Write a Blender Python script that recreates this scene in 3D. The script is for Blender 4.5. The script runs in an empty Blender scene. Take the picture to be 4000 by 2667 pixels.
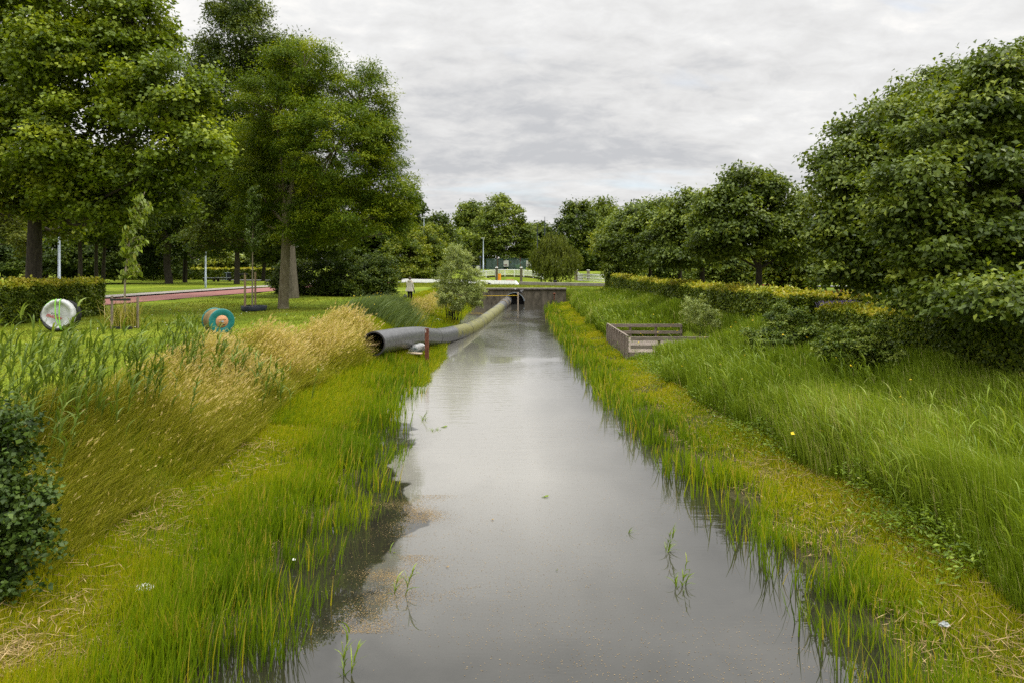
import bpy, math, random
import numpy as np
from mathutils import Vector, Matrix

SC = bpy.context.scene
COL = SC.collection
R = math.radians
rng = np.random.default_rng(7)
random.seed(7)

# ------------------------------------------------------------------ camera
F, YH, HC = 2667.0, 1035.0, 4.1          # focal length in photo pixels, horizon row, eye height above the water
cam_d = bpy.data.cameras.new("camera")
cam = bpy.data.objects.new("camera", cam_d); COL.objects.link(cam)
cam.location = (0, 0, HC); cam.rotation_euler = (R(90), 0, 0)
cam_d.lens = 24.0; cam_d.sensor_width = 36.0; cam_d.shift_y = -298.5 / 4000.0
cam_d.clip_start = 0.1; cam_d.clip_end = 3000
SC.camera = cam

# ------------------------------------------------------------------ world, sun, exposure
SUN_EL, SUN_AZ = R(54), R(80)             # azimuth measured from +Y towards +X
SKY_LOW, SKY_HIGH = 0.68, 3.8
wd = bpy.data.worlds.new("World"); SC.world = wd; wd.use_nodes = True
nt = wd.node_tree; nt.nodes.clear()
def nd(nt, t, **kw):
    n = nt.nodes.new(t)
    for k, v in kw.items(): setattr(n, k, v)
    return n
def mth(nt, op, a, b=None, c=None, clamp=False):
    n = nt.nodes.new("ShaderNodeMath"); n.operation = op; n.use_clamp = clamp
    for i, v in enumerate((a, b, c)):
        if v is None: continue
        if isinstance(v, (int, float)): n.inputs[i].default_value = v
        else: nt.links.new(v, n.inputs[i])
    return n.outputs[0]
def ramp(nt, fac, stops, interp='LINEAR'):
    n = nt.nodes.new("ShaderNodeValToRGB"); n.color_ramp.interpolation = interp
    e = n.color_ramp.elements
    while len(e) < len(stops): e.new(0.5)
    for i, (p, c) in enumerate(stops):
        e[i].position = p
        if isinstance(c, (int, float)): c = (c, c, c)
        e[i].color = (c[0], c[1], c[2], 1)
    if fac is not None: nt.links.new(fac, n.inputs[0])
    return n.outputs[0]
def mixc(nt, fac, a, b, mode='MIX'):
    n = nt.nodes.new("ShaderNodeMix"); n.data_type = 'RGBA'; n.blend_type = mode
    for s, v in ((n.inputs[0], fac), (n.inputs[6], a), (n.inputs[7], b)):
        if isinstance(v, (int, float)): s.default_value = v
        elif isinstance(v, tuple): s.default_value = (v[0], v[1], v[2], 1)
        else: nt.links.new(v, s)
    return n.outputs[2]
sky = nd(nt, "ShaderNodeTexSky", sky_type='NISHITA', sun_disc=False, sun_elevation=SUN_EL, sun_rotation=SUN_AZ)
sky_s = nt.nodes.new("ShaderNodeVectorMath"); sky_s.operation = 'SCALE'; sky_s.inputs['Scale'].default_value = 0.12
nt.links.new(sky.outputs[0], sky_s.inputs[0])
tc = nd(nt, "ShaderNodeTexCoord")
sep = nd(nt, "ShaderNodeSeparateXYZ"); nt.links.new(tc.outputs['Generated'], sep.inputs[0])
zc = mth(nt, 'MAXIMUM', sep.outputs[2], 0.0)
zp = mth(nt, 'ADD', zc, 0.28)
cu = mth(nt, 'DIVIDE', sep.outputs[0], zp); cv = mth(nt, 'DIVIDE', sep.outputs[1], zp)
cmb = nd(nt, "ShaderNodeCombineXYZ"); nt.links.new(cu, cmb.inputs[0]); nt.links.new(cv, cmb.inputs[1])
def cloud_noise(scale, det, rough, dist, sx=1.0, sy=1.0, off=0.0):
    mp = nd(nt, "ShaderNodeMapping"); mp.inputs['Scale'].default_value = (sx, sy, 1); mp.inputs['Location'].default_value = (off, off * .7, 0)
    nt.links.new(cmb.outputs[0], mp.inputs[0])
    n = nd(nt, "ShaderNodeTexNoise"); n.inputs['Scale'].default_value = scale; n.inputs['Detail'].default_value = det
    n.inputs['Roughness'].default_value = rough; n.inputs['Distortion'].default_value = dist
    nt.links.new(mp.outputs[0], n.inputs['Vector'])
    return n.outputs[0]
n_big = cloud_noise(0.8, 4, 0.5, 0.3, 0.7, 1.0, 3.1)
n_mid = cloud_noise(3.2, 8, 0.58, 0.35, 0.85, 1.1, 9.7)
n_fine = cloud_noise(11.0, 6, 0.62, 0.4, 0.85, 1.1, 1.3)
msum = mth(nt, 'ADD', mth(nt, 'MULTIPLY', n_big, 0.50), mth(nt, 'ADD', mth(nt, 'MULTIPLY', n_mid, 0.32), mth(nt, 'MULTIPLY', n_fine, 0.18)))
ccol = ramp(nt, msum, [(0.37, (0.57, 0.58, 0.60)), (0.445, (0.75, 0.748, 0.745)), (0.505, (0.85, 0.85, 0.845)), (0.57, (1.02, 1.0, 0.965))])
elev = ramp(nt, zc, [(0.0, SKY_LOW * 0.92 / 3), (0.10, SKY_LOW * .98 / 3), (0.36, SKY_LOW / 3), (0.54, SKY_LOW * 1.12 / 3), (0.74, 2.2 / 3), (1.0, SKY_HIGH / 3)])
ccol2 = mixc(nt, 1.0, ccol, elev, 'MULTIPLY')
scl = nt.nodes.new("ShaderNodeVectorMath"); scl.operation = 'SCALE'; scl.inputs['Scale'].default_value = 3.0
nt.links.new(ccol2, scl.inputs[0])
hole = ramp(nt, cloud_noise(1.6, 5, 0.55, 0.4, 0.6, 1.5, 21.0), [(0.31, 0.40), (0.42, 0.0)])
fin = mixc(nt, mth(nt, 'MULTIPLY', hole, 1.0), scl.outputs[0], sky_s.outputs[0])
bg = nd(nt, "ShaderNodeBackground"); bg.inputs[1].default_value = 1.0
nt.links.new(fin, bg.inputs[0])
wo = nd(nt, "ShaderNodeOutputWorld"); nt.links.new(bg.outputs[0], wo.inputs[0])
sun_d = bpy.data.lights.new("sun", 'SUN'); sun_d.energy = 1.5; sun_d.angle = R(14); sun_d.color = (1.0, 0.94, 0.82)
sun = bpy.data.objects.new("sun", sun_d); COL.objects.link(sun)
sdir = Vector((math.sin(SUN_AZ) * math.cos(SUN_EL), math.cos(SUN_AZ) * math.cos(SUN_EL), math.sin(SUN_EL)))
sun.rotation_euler = sdir.to_track_quat('Z', 'Y').to_euler(); sun.location = sdir * 60

SC.view_settings.view_transform = 'Standard'; SC.view_settings.look = 'None'
SC.view_settings.exposure = 0.62; SC.view_settings.gamma = 1.0; SC.view_settings.use_curve_mapping = False
SC.render.engine = 'CYCLES'
cy = SC.cycles
cy.max_bounces = 6; cy.diffuse_bounces = 2; cy.glossy_bounces = 3; cy.transmission_bounces = 4; cy.transparent_max_bounces = 6
cy.caustics_reflective = False; cy.caustics_refractive = False
cy.use_denoising = False
try:
    cy.denoiser = 'OPENIMAGEDENOISE'; cy.denoising_input_passes = 'RGB_ALBEDO_NORMAL'
except Exception: pass
cy.use_adaptive_sampling = True; cy.adaptive_threshold = 0.006
SC.render.filter_size = 1.2; cy.sample_clamp_indirect = 4.0

# ------------------------------------------------------------------ photo <-> world
def G(px, py, z):                       # the point of height z seen at a photo pixel
    s = (py - YH) / (HC - z); return np.array(((px - 2000) / s, F / s, z))
def W(px, py, Y):                       # the point at distance Y seen at a photo pixel
    return np.array(((px - 2000) * Y / F, Y, HC - (py - YH) * Y / F))

# ------------------------------------------------------------------ mesh helpers
def tag(o, label=None, cat=None, group=None, kind=None):
    if label: o['label'] = label
    if cat: o['category'] = cat
    if group: o['group'] = group
    if kind: o['kind'] = kind
    return o
def link(name, me, parent=None):
    o = bpy.data.objects.new(name, me); COL.objects.link(o)
    if parent is not None:
        o.parent = parent
    return o
def empty(name, loc=(0, 0, 0), rz=0.0):
    o = bpy.data.objects.new(name, None); COL.objects.link(o); o.location = loc; o.rotation_euler = (0, 0, rz)
    o.empty_display_size = 0.2
    return o
def np_mesh(name, V, Q, mats, tint=None, mat_idx=None, smooth=False):
    """V (n,3); Q (m,k) array with one face size"""
    me = bpy.data.meshes.new(name)
    V = np.ascontiguousarray(V, dtype=np.float32); Q = np.ascontiguousarray(Q, dtype=np.int32)
    m, k = Q.shape
    me.vertices.add(len(V)); me.vertices.foreach_set("co", V.ravel())
    me.loops.add(m * k); me.loops.foreach_set("vertex_index", Q.ravel())
    me.polygons.add(m); me.polygons.foreach_set("loop_start", np.arange(0, m * k, k, dtype=np.int32))
    try: me.polygons.foreach_set("loop_total", np.full(m, k, dtype=np.int32))
    except Exception: pass
    for mt in (mats if isinstance(mats, (list, tuple)) else [mats]): me.materials.append(mt)
    if mat_idx is not None: me.polygons.foreach_set("material_index", np.ascontiguousarray(mat_idx, dtype=np.int32))
    if smooth: me.polygons.foreach_set("use_smooth", np.ones(m, dtype=bool))
    if tint is not None:
        a = me.attributes.new("tint", 'FLOAT', 'POINT'); a.data.foreach_set("value", np.ascontiguousarray(tint, dtype=np.float32))
    me.update(calc_edges=True)
    return me

class MB:                                # collects solids, then becomes ONE mesh object
    def __init__(s): s.v = []; s.f = []; s.sm = []
    def add(s, vs, fs, smooth=False):
        b = len(s.v); s.v += [tuple(map(float, p)) for p in vs]
        s.f += [tuple(b + i for i in f) for f in fs]; s.sm += [smooth] * len(fs)
    def box(s, c, d, rz=0.0, ax=None, jit=0.0):
        hx, hy, hz = d[0] / 2, d[1] / 2, d[2] / 2
        M = Matrix.Rotation(rz, 3, 'Z') if ax is None else ax
        b = min(hx, hy, hz) * 0.18
        vs = []
        # bevelled box: 24 vertices
        idx = {}
        for sx in (-1, 1):
            for sy in (-1, 1):
                for sz in (-1, 1):
                    for a in range(3):
                        p = [sx * (hx - (0 if a == 0 else b)), sy * (hy - (0 if a == 1 else b)), sz * (hz - (0 if a == 2 else b))]
                        idx[(sx, sy, sz, a)] = len(vs)
                        q = M @ Vector(p); vs.append((c[0] + q.x, c[1] + q.y, c[2] + q.z))
        fs = []
        for a in range(3):
            o = [i for i in range(3) if i != a]
            for sg in (-1, 1):
                f = []
                for (u, w) in ((-1, -1), (1, -1), (1, 1), (-1, 1)):
                    k = [0, 0, 0]; k[a] = sg; k[o[0]] = u; k[o[1]] = w
                    f.append(idx[(*k, a)])
                if (sg == 1) != (a != 1): f = f[::-1]
                fs.append(tuple(f))
        for a in range(3):                # edge strips between faces of the two other axes
            o = [i for i in range(3) if i != a]
            for u in (-1, 1):
                for w in (-1, 1):
                    ks = []
                    for t in (-1, 1):
                        k = [0, 0, 0]; k[a] = t; k[o[0]] = u; k[o[1]] = w; ks.append(tuple(k))
                    fs.append((idx[(*ks[0], o[0])], idx[(*ks[1], o[0])], idx[(*ks[1], o[1])], idx[(*ks[0], o[1])]))
        for sx in (-1, 1):
            for sy in (-1, 1):
                for sz in (-1, 1):
                    fs.append(tuple(idx[(sx, sy, sz, a)] for a in range(3)))
        s.add(vs, fs)
    def bar(s, a, b, w, h):               # a straight squared bar between two points
        a = Vector(a); b = Vector(b); d = b - a
        if d.length < 1e-6: return
        x = d.normalized(); up = Vector((0, 0, 1)) if abs(x.z) < 0.95 else Vector((0, 1, 0))
        y = up.cross(x).normalized(); z = x.cross(y)
        M = Matrix((x, y, z)).transposed()
        s.box((a + b) / 2, (d.length, w, h), ax=M)
    def tube(s, pts, rad, n=10, caps=True, smooth=True):
        pts = [Vector(p) for p in pts]
        if isinstance(rad, (int, float)): rad = [rad] * len(pts)
        vs = []; prev = None
        for i, p in enumerate(pts):
            t = (pts[min(i + 1, len(pts) - 1)] - pts[max(i - 1, 0)]).normalized()
            if prev is None:
                prev = Vector((0, 0, 1)).cross(t)
                if prev.length < 0.05: prev = Vector((1, 0, 0))
            u = (prev - t * prev.dot(t)).normalized(); prev = u; w = t.cross(u)
            for k in range(n):
                a = 2 * math.pi * k / n
                vs.append(p + (u * math.cos(a) + w * math.sin(a)) * rad[i])
        fs = []
        for i in range(len(pts) - 1):
            for k in range(n):
                fs.append((i * n + k, i * n + (k + 1) % n, (i + 1) * n + (k + 1) % n, (i + 1) * n + k))
        s.add(vs, fs, smooth)
        if caps:
            b = len(vs)
            s.add(vs[:n], [tuple(range(n))[::-1]]); s.add(vs[-n:], [tuple(range(n))])
    def lathe(s, c, axis, prof, n=32, smooth=True):      # prof: (offset along axis, radius)
        c = Vector(c); x = Vector(axis).normalized(); up = Vector((0, 0, 1)) if abs(x.z) < .95 else Vector((0, 1, 0))
        u = up.cross(x).normalized(); w = x.cross(u)
        vs = []
        for (o, r) in prof:
            for k in range(n):
                a = 2 * math.pi * k / n
                vs.append(c + x * o + (u * math.cos(a) + w * math.sin(a)) * r)
        fs = []
        for i in range(len(prof) - 1):
            for k in range(n): fs.append((i * n + k, i * n + (k + 1) % n, (i + 1) * n + (k + 1) % n, (i + 1) * n + k))
        s.add(vs, fs, smooth)
    def build(s, name, mat, parent=None):
        me = bpy.data.meshes.new(name); me.from_pydata(s.v, [], s.f)
        for m in (mat if isinstance(mat, (list, tuple)) else [mat]): me.materials.append(m)
        me.polygons.foreach_set("use_smooth", s.sm); me.update()
        import bmesh
        bm = bmesh.new(); bm.from_mesh(me); bmesh.ops.recalc_face_normals(bm, faces=bm.faces); bm.to_mesh(me); bm.free()
        return link(name, me, parent)

def curve_pts(ctrl, n):                  # Catmull-Rom through control points
    P = np.array(ctrl, float); P = np.vstack([2 * P[0] - P[1], P, 2 * P[-1] - P[-2]])
    out = []
    m = len(P) - 3
    for q in np.linspace(0, m, n):
        i = min(int(q), m - 1); t = q - i
        p0, p1, p2, p3 = P[i:i + 4]
        out.append(.5 * ((2 * p1) + (-p0 + p2) * t + (2 * p0 - 5 * p1 + 4 * p2 - p3) * t * t + (-p0 + 3 * p1 - 3 * p2 + p3) * t ** 3))
    return np.array(out)

# ------------------------------------------------------------------ materials
def newmat(name):
    m = bpy.data.materials.new(name); m.use_nodes = True
    t = m.node_tree; t.nodes.clear()
    out = t.nodes.new("ShaderNodeOutputMaterial")
    return m, t, out
def leafmat(name, stops, trans=0.35, rough=0.5, spec=0.3, tcol=(1.25, 1.2, 0.5)):
    m, t, out = newmat(name)
    at = t.nodes.new("ShaderNodeAttribute"); at.attribute_name = "tint"
    c = ramp(t, at.outputs['Fac'], stops)
    p = t.nodes.new("ShaderNodeBsdfPrincipled"); p.inputs['Roughness'].default_value = rough
    p.inputs['Specular IOR Level'].default_value = spec
    t.links.new(c, p.inputs['Base Color'])
    tr = t.nodes.new("ShaderNodeBsdfTranslucent")
    t.links.new(mixc(t, 1.0, c, tcol, 'MULTIPLY'), tr.inputs[0])
    mx = t.nodes.new("ShaderNodeMixShader"); mx.inputs[0].default_value = trans
    t.links.new(p.outputs[0], mx.inputs[1]); t.links.new(tr.outputs[0], mx.inputs[2])
    t.links.new(mx.outputs[0], out.inputs[0])
    return m
def surf(name, c0, c1, scale=6.0, rough=0.7, bump=0.2, spec=0.4, metal=0.0, stretch=(1, 1, 1), detail=6, stops=None, bdist=0.02, rvar=0.15):
    m, t, out = newmat(name)
    tcn = t.nodes.new("ShaderNodeTexCoord"); mp = t.nodes.new("ShaderNodeMapping"); mp.inputs['Scale'].default_value = stretch
    t.links.new(tcn.outputs['Object'], mp.inputs[0])
    n = t.nodes.new("ShaderNodeTexNoise"); n.inputs['Scale'].default_value = scale; n.inputs['Detail'].default_value = detail; n.inputs['Roughness'].default_value = .6
    t.links.new(mp.outputs[0], n.inputs['Vector'])
    c = ramp(t, n.outputs[0], stops or [(0.32, c0), (0.68, c1)])
    p = t.nodes.new("ShaderNodeBsdfPrincipled")
    t.links.new(c, p.inputs['Base Color'])
    t.links.new(mth(t, 'MULTIPLY_ADD', n.outputs[0], rvar, rough - rvar / 2), p.inputs['Roughness'])
    p.inputs['Specular IOR Level'].default_value = spec; p.inputs['Metallic'].default_value = metal
    if bump:
        b = t.nodes.new("ShaderNodeBump"); b.inputs['Strength'].default_value = bump; b.inputs['Distance'].default_value = bdist
        t.links.new(n.outputs[0], b.inputs['Height']); t.links.new(b.outputs[0], p.inputs['Normal'])
    t.links.new(p.outputs[0], out.inputs[0])
    return m

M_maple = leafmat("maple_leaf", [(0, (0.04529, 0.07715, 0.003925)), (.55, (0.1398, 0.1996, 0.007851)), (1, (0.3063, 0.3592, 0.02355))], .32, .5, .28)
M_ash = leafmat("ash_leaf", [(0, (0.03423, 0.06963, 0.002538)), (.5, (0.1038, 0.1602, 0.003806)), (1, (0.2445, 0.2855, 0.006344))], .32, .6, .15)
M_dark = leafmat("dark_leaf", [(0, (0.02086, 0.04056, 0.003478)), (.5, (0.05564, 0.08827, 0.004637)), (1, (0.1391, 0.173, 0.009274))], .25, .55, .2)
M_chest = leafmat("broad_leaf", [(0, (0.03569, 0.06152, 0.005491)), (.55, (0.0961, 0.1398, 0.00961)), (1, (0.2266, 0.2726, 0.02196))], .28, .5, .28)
M_yellow = leafmat("yellow_green_leaf", [(0, (0.0575, 0.09775, 0.00575)), (.5, (0.138, 0.184, 0.0092)), (1, (0.299, 0.3105, 0.023))], .35, .5, .3)
M_willow = leafmat("willow_leaf", [(0, (0.0828, 0.1173, 0.02691)), (.5, (0.2138, 0.269, 0.06728)), (1, (0.4692, 0.5244, 0.2242))], .32, .5, .3)
M_weep = leafmat("weeping_leaf", [(0, (.045, .06, .006)), (.5, (.10, .125, .012)), (1, (.20, .22, .03))], .32, .5, .2)
M_far = leafmat("far_leaf", [(0, (0.05016, 0.08316, 0.01188)), (.5, (0.1162, 0.1594, 0.01716)), (1, (0.2376, 0.2841, 0.02904))], .30, .55, .2)
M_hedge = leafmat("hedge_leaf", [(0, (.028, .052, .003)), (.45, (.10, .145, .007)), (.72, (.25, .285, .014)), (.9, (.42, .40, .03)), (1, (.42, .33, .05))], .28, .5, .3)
M_bramble = leafmat("bramble_leaf", [(0, (0.0189, 0.04131, 0.0054)), (.6, (0.0513, 0.09088, 0.00945)), (1, (0.1148, 0.179, 0.027))], .22, .5, .25)
M_sapl = leafmat("sapling_leaf", [(0, (.08, .12, .008)), (.6, (.20, .27, .02)), (1, (.36, .36, .06))], .35, .45, .4)
M_sap2 = leafmat("young_tree_leaf", [(0, (.06, .10, .014)), (.6, (.14, .21, .035)), (1, (.24, .32, .08))], .3, .45, .4)
M_lawn = leafmat("lawn_blade", [(0, (0.07875, 0.1069, 0.00525)), (.5, (0.1575, 0.1833, 0.0084)), (1, (0.2835, 0.2699, 0.0315))], .35, .6, .2)
M_marsh = leafmat("marsh_blade", [(0, (0.054, 0.1026, 0.0036)), (.4, (0.15, 0.2337, 0.0048)), (.68, (0.3, 0.3306, 0.006)), (.88, (0.432, 0.3876, 0.012)), (1, (0.36, 0.2736, 0.072))], .38, .5, .25)
M_reed = leafmat("reed_blade", [(0, (0.05186, 0.09163, 0.00495)), (.5, (0.1401, 0.2102, 0.00792)), (.9, (0.2593, 0.3396, 0.0297)), (1, (0.4564, 0.4312, 0.1782))], .35, .5, .3)
M_bluereed = leafmat("blue_reed_blade", [(0, (0.056, 0.096, 0.02375)), (.5, (0.126, 0.18, 0.05225)), (1, (0.238, 0.288, 0.1045))], .35, .5, .3)
M_reedclump = leafmat("clump_reed_blade", [(0, (0.04725, 0.078, 0.008)), (.5, (0.1148, 0.1755, 0.018)), (1, (0.27, 0.338, 0.06))], .30, .5, .3)
M_hedgebush = leafmat("leafy_bush_leaf", [(0, (.03, .055, .005)), (.5, (.10, .155, .012)), (1, (.26, .31, .05))], .3, .5, .3)
M_dry = leafmat("dry_grass", [(0, (.07, .12, .005)), (.35, (.29, .29, .015)), (.7, (.50, .43, .11)), (1, (.68, .55, .28))], .45, .6, .2, (1.1, 1.05, .8))
M_straw = leafmat("straw", [(0, (0.088, 0.06006, 0.02475)), (.5, (0.264, 0.1802, 0.07425)), (1, (0.44, 0.326, 0.1568))], .15, .7, .2, (1, 1, 1))
M_white_fl = leafmat("white_flower", [(0, (.5, .5, .42)), (1, (.8, .8, .74))], .2, .6, .2, (1, 1, 1))
M_yel_fl = leafmat("yellow_flower", [(0, (.6, .45, .02)), (1, (.75, .6, .04))], .2, .6, .2, (1, 1, 1))
M_lav = leafmat("lavender_spike", [(0, (.07, .10, .05)), (.4, (.16, .12, .23)), (1, (.30, .24, .42))], .2, .6, .2, (1, 1, 1))
M_bed = leafmat("bed_leaf", [(0, (.03, .055, .008)), (.45, (.08, .11, .015)), (.75, (.20, .10, .04)), (1, (.40, .12, .04))], .25, .6, .2)
M_core = surf("hedge_inner_shade", (.010, .013, .006), (.022, .026, .012), 9, .9, .3)
M_bark = surf("grey_bark", (.07, .058, .042), (.17, .15, .11), 5, .85, .6, .2, stretch=(3, 3, .7), bdist=.04)
M_bark_ash = surf("ash_bark", (.13, .105, .06), (.24, .21, .14), 4, .85, .5, .2, stretch=(2.5, 2.5, .8), bdist=.03)
M_bark_dark = surf("dark_bark", (.025, .021, .016), (.07, .06, .045), 5, .9, .5, .15, stretch=(3, 3, .7), bdist=.04)
M_bark_y = surf("pale_sapling_bark", (.20, .16, .11), (.36, .31, .23), 7, .8, .4, .2, stretch=(2, 2, .8))
M_stake = surf("peeled_stake_wood", (.28, .19, .11), (.45, .33, .21), 6, .8, .3, .2, stretch=(3, 3, .5))
M_greywood = surf("weathered_wood", (.10, .078, .062), (.27, .22, .18), 5, .85, .5, .2, stretch=(5, 5, .6))
M_greywood_h = surf("weathered_board", (.12, .095, .076), (.31, .26, .215), 5, .85, .5, .2, stretch=(.6, 6, 6))
M_conc = surf("stained_concrete", (.065, .057, .042), (.21, .18, .135), 1.6, .9, .3, .2, stretch=(1.6, 1.6, .7), detail=10)
M_cap = surf("dark_concrete_cap", (.11, .095, .08), (.2, .18, .15), 3, .9, .3, .2)
M_dkinner = surf("dark_bore_and_culvert_shade", (.008, .008, .009), (.015, .015, .016), 3, .6, 0, .3)
M_rim = surf("cut_pipe_rim", (.028, .026, .028), (.05, .047, .05), 8, .6, .1, .4)
M_rust = surf("rusty_steel", (.10, .032, .018), (.19, .07, .038), 9, .8, .3, .3)
M_white = surf("white_paint", (.66, .66, .64), (.82, .82, .81), 3, .5, .05, .4)
M_whited = surf("weathered_white_paint", (.52, .52, .50), (.74, .74, .73), 4, .6, .1, .4)
M_galv = surf("galvanised_steel", (.30, .36, .42), (.42, .48, .54), 4, .5, .05, .5, metal=.25)
M_dkblue = surf("dark_blue_paint", (.012, .018, .03), (.02, .028, .045), 5, .5, .05, .5)
M_black = surf("black_rubber", (.012, .012, .013), (.03, .03, .03), 8, .6, .1, .4)
M_teal = surf("teal_paint", (.004, .12, .12), (.01, .20, .19), 5, .42, .15, .5, bdist=.05)
M_reelwood = surf("reel_hub_wood", (.42, .20, .10), (.58, .31, .17), 5, .75, .2, .3, stretch=(1, 1, 6))
M_drum = surf("rusty_cable_wrap", (.12, .075, .03), (.26, .19, .09), 5, .8, .3, .2)
M_tarp = surf("white_tarpaulin", (.36, .37, .37), (.54, .55, .55), 3, .5, .5, .4, bdist=.06)
M_tarp2 = surf("slack_tarpaulin", (.40, .40, .385), (.60, .60, .58), 6, .55, .8, .4, bdist=.08)
M_strap = surf("lime_strap", (.22, .55, .04), (.30, .66, .08), 9, .6, .1, .3)
M_red = surf("red_print", (.50, .02, .03), (.58, .03, .04), 6, .6, 0, .3)
M_greyprint = surf("grey_print", (.18, .18, .18), (.25, .25, .25), 6, .6, 0, .3)
M_greenprint = surf("dark_green_print", (.01, .07, .07), (.02, .10, .09), 6, .6, 0, .3)
M_bag = surf("white_sandbag", (.26, .27, .27), (.50, .50, .49), 7, .6, .6, .3, bdist=.05)
M_plank = surf("raw_plank", (.36, .27, .19), (.55, .45, .34), 5, .75, .3, .2, stretch=(1, 5, 5))
M_orange = surf("orange_plastic", (.75, .26, .01), (.85, .33, .015), 6, .5, .05, .4)
M_yellowp = surf("yellow_strip", (.70, .45, .02), (.80, .55, .04), 6, .6, .05, .3)
M_jacket = surf("cream_jacket", (.42, .39, .31), (.55, .52, .43), 5, .85, .4, .2, bdist=.03)
M_trous = surf("black_trousers", (.010, .010, .011), (.02, .02, .022), 6, .8, .2, .2)
M_skin = surf("skin", (.42, .24, .17), (.5, .3, .22), 8, .6, .05, .4)
M_hair = surf("dark_hair", (.035, .026, .020), (.075, .058, .048), 20, .7, .3, .3)
M_bird = surf("black_feathers", (.008, .008, .009), (.018, .018, .02), 10, .6, .1, .4)
M_lampglass = surf("lamp_diffuser", (.55, .57, .58), (.65, .67, .68), 5, .3, 0, .5)
M_panel = surf("poster_paper", (.45, .45, .43), (.60, .6, .58), 4, .7, 0, .3)
M_poster_dk = surf("poster_ink", (.06, .07, .12), (.22, .12, .10), 3, .7, 0, .3)
M_bushshel = surf("green_shelter_frame", (.02, .055, .05), (.03, .075, .065), 4, .5, .05, .4)
M_benchs = surf("bench_slab_grey", (.22, .24, .24), (.34, .36, .35), 4, .7, .1, .3)
def glassmat():
    m, t, out = newmat("tinted_shelter_glass")
    p = t.nodes.new("ShaderNodeBsdfPrincipled"); p.inputs['Base Color'].default_value = (.15, .20, .19, 1); p.inputs['Roughness'].default_value = .15
    p.inputs['Specular IOR Level'].default_value = .6
    tr = t.nodes.new("ShaderNodeBsdfTransparent"); tr.inputs[0].default_value = (.45, .62, .57, 1)
    mx = t.nodes.new("ShaderNodeMixShader"); mx.inputs[0].default_value = .42
    t.links.new(tr.outputs[0], mx.inputs[1]); t.links.new(p.outputs[0], mx.inputs[2]); t.links.new(mx.outputs[0], out.inputs[0])
    return m
M_glass = glassmat()

# ------------------------------------------------------------------ the lie of the land
YL = np.array([-20, 0, 6.7, 8, 9.6, 11, 12.6, 16.5, 20, 23.5, 30, 40, 50, 71, 200.]); XLv = np.array([-2.7, -2.7, -2.5, -2.3, -2.5, -2.15, -2.2, -2.6, -2.9, -3.05, -3.1, -3.7, -3.9, -3.9, -3.9])
YR = np.array([-20, 0, 6.7, 9, 12.6, 17, 23.5, 41, 55, 66, 71, 200.]); XRv = np.array([3.4, 3.4, 3.38, 3.3, 3.2, 2.8, 2.55, 2.55, 2.8, 3.3, 4.2, 4.2])
def wob(Y, a, p): return a * (np.sin(Y * 2.1 + p) * .5 + np.sin(Y * .83 + 2 * p) * .6 + np.sin(Y * 5.3 + p) * .25)
def xl(Y): return np.interp(Y, YL, XLv) + wob(Y, .11, 1.0)
def xr(Y): return np.interp(Y, YR, XRv) + wob(Y, .11, 3.0)
def sstep(a, b, x): t = np.clip((x - a) / (b - a), 0, 1); return t * t * (3 - 2 * t)
def lump(X, Y): return (np.sin(X * .9 + Y * .31) * np.sin(Y * .7 - X * .2) + .6 * np.sin(X * 2.3 + 1.7) * np.sin(Y * 1.9 + .4))
def hgt(X, Y):
    X = np.asarray(X, float); Y = np.asarray(Y, float)
    dl = xl(Y) - X; dr = X - xr(Y)
    far = sstep(20, 27, Y)
    nearp = np.interp(dl, [-2, -.6, 0, .8, 3.5, 4.2, 5.2, 6.1], [-.9, -.6, -.16, .02, .32, .80, 1.58, 1.7])
    farp = np.interp(dl, [-2, -.6, 0, .8, 1.3, 2.0, 3.1, 4.2], [-.9, -.6, -.16, .03, .30, .72, 1.55, 1.7])
    zl = nearp * (1 - far) + farp * far
    zr = np.interp(dr, [-2, -.6, 0, .8, 2.0, 3.5, 5.2, 6.4], [-.9, -.6, -.16, .02, .26, .50, 1.15, 1.7])
    pl = sstep(24.5, 27.2, Y) * (1 - sstep(34.2, 37.0, Y)); zr = zr * (1 - pl) + np.minimum(zr, np.interp(X, [4.5, 8.3, 9.4], [.22, .35, 1.6])) * pl
    z = np.where(X < 0.2, zl, zr)
    land = 1.7 + 0 * X
    dam = sstep(71.75, 72.05, Y)
    z = z * (1 - dam) + (1.62 + .1 * sstep(72, 78, Y)) * dam
    # second ditch beyond the road
    dit = sstep(92, 99, Y) * (1 - sstep(143, 149, Y)) * (1 - sstep(3.0, 7.5, np.abs(X - 1.5)))
    z = z - dit * 1.3
    emb = sstep(146, 157, Y + np.abs(X) * 0.04)
    z = z + emb * 1.25
    rb = sstep(100, 118, Y) * sstep(10, 14, X) * (1 - sstep(40, 60, X))
    z = z + rb * 1.0
    damp = np.clip(z / 1.0, .15, 1)
    return z + lump(X, Y) * .035 * damp
def nonuni(lo, hi, step0, growth, start):
    a = [start]; s = step0
    while a[-1] < hi: a.append(a[-1] + s); s *= growth
    b = [start]; s = step0
    while b[-1] > lo: b.append(b[-1] - s); s *= growth
    return np.array(sorted(set(b + a)))
gx = np.concatenate([-12 - np.cumsum(.3 * 1.09 ** np.arange(70))[::-1], np.arange(-12, 12.01, .2), 12 + np.cumsum(.3 * 1.09 ** np.arange(70))])
gy = np.concatenate([np.arange(-14, 40, .25), np.arange(40, 70.8, .5), [70.9, 71.4, 71.7, 71.8, 71.9, 72.0, 72.1], np.arange(72.6, 165, 1.2), 165 + np.cumsum(1.5 * 1.1 ** np.arange(48))])
GX, GY = np.meshgrid(gx, gy)
GZ = hgt(GX, GY)
nx, ny = len(gx), len(gy)
ii = (np.arange(ny - 1)[:, None] * nx + np.arange(nx - 1)[None, :]).ravel()
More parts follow.
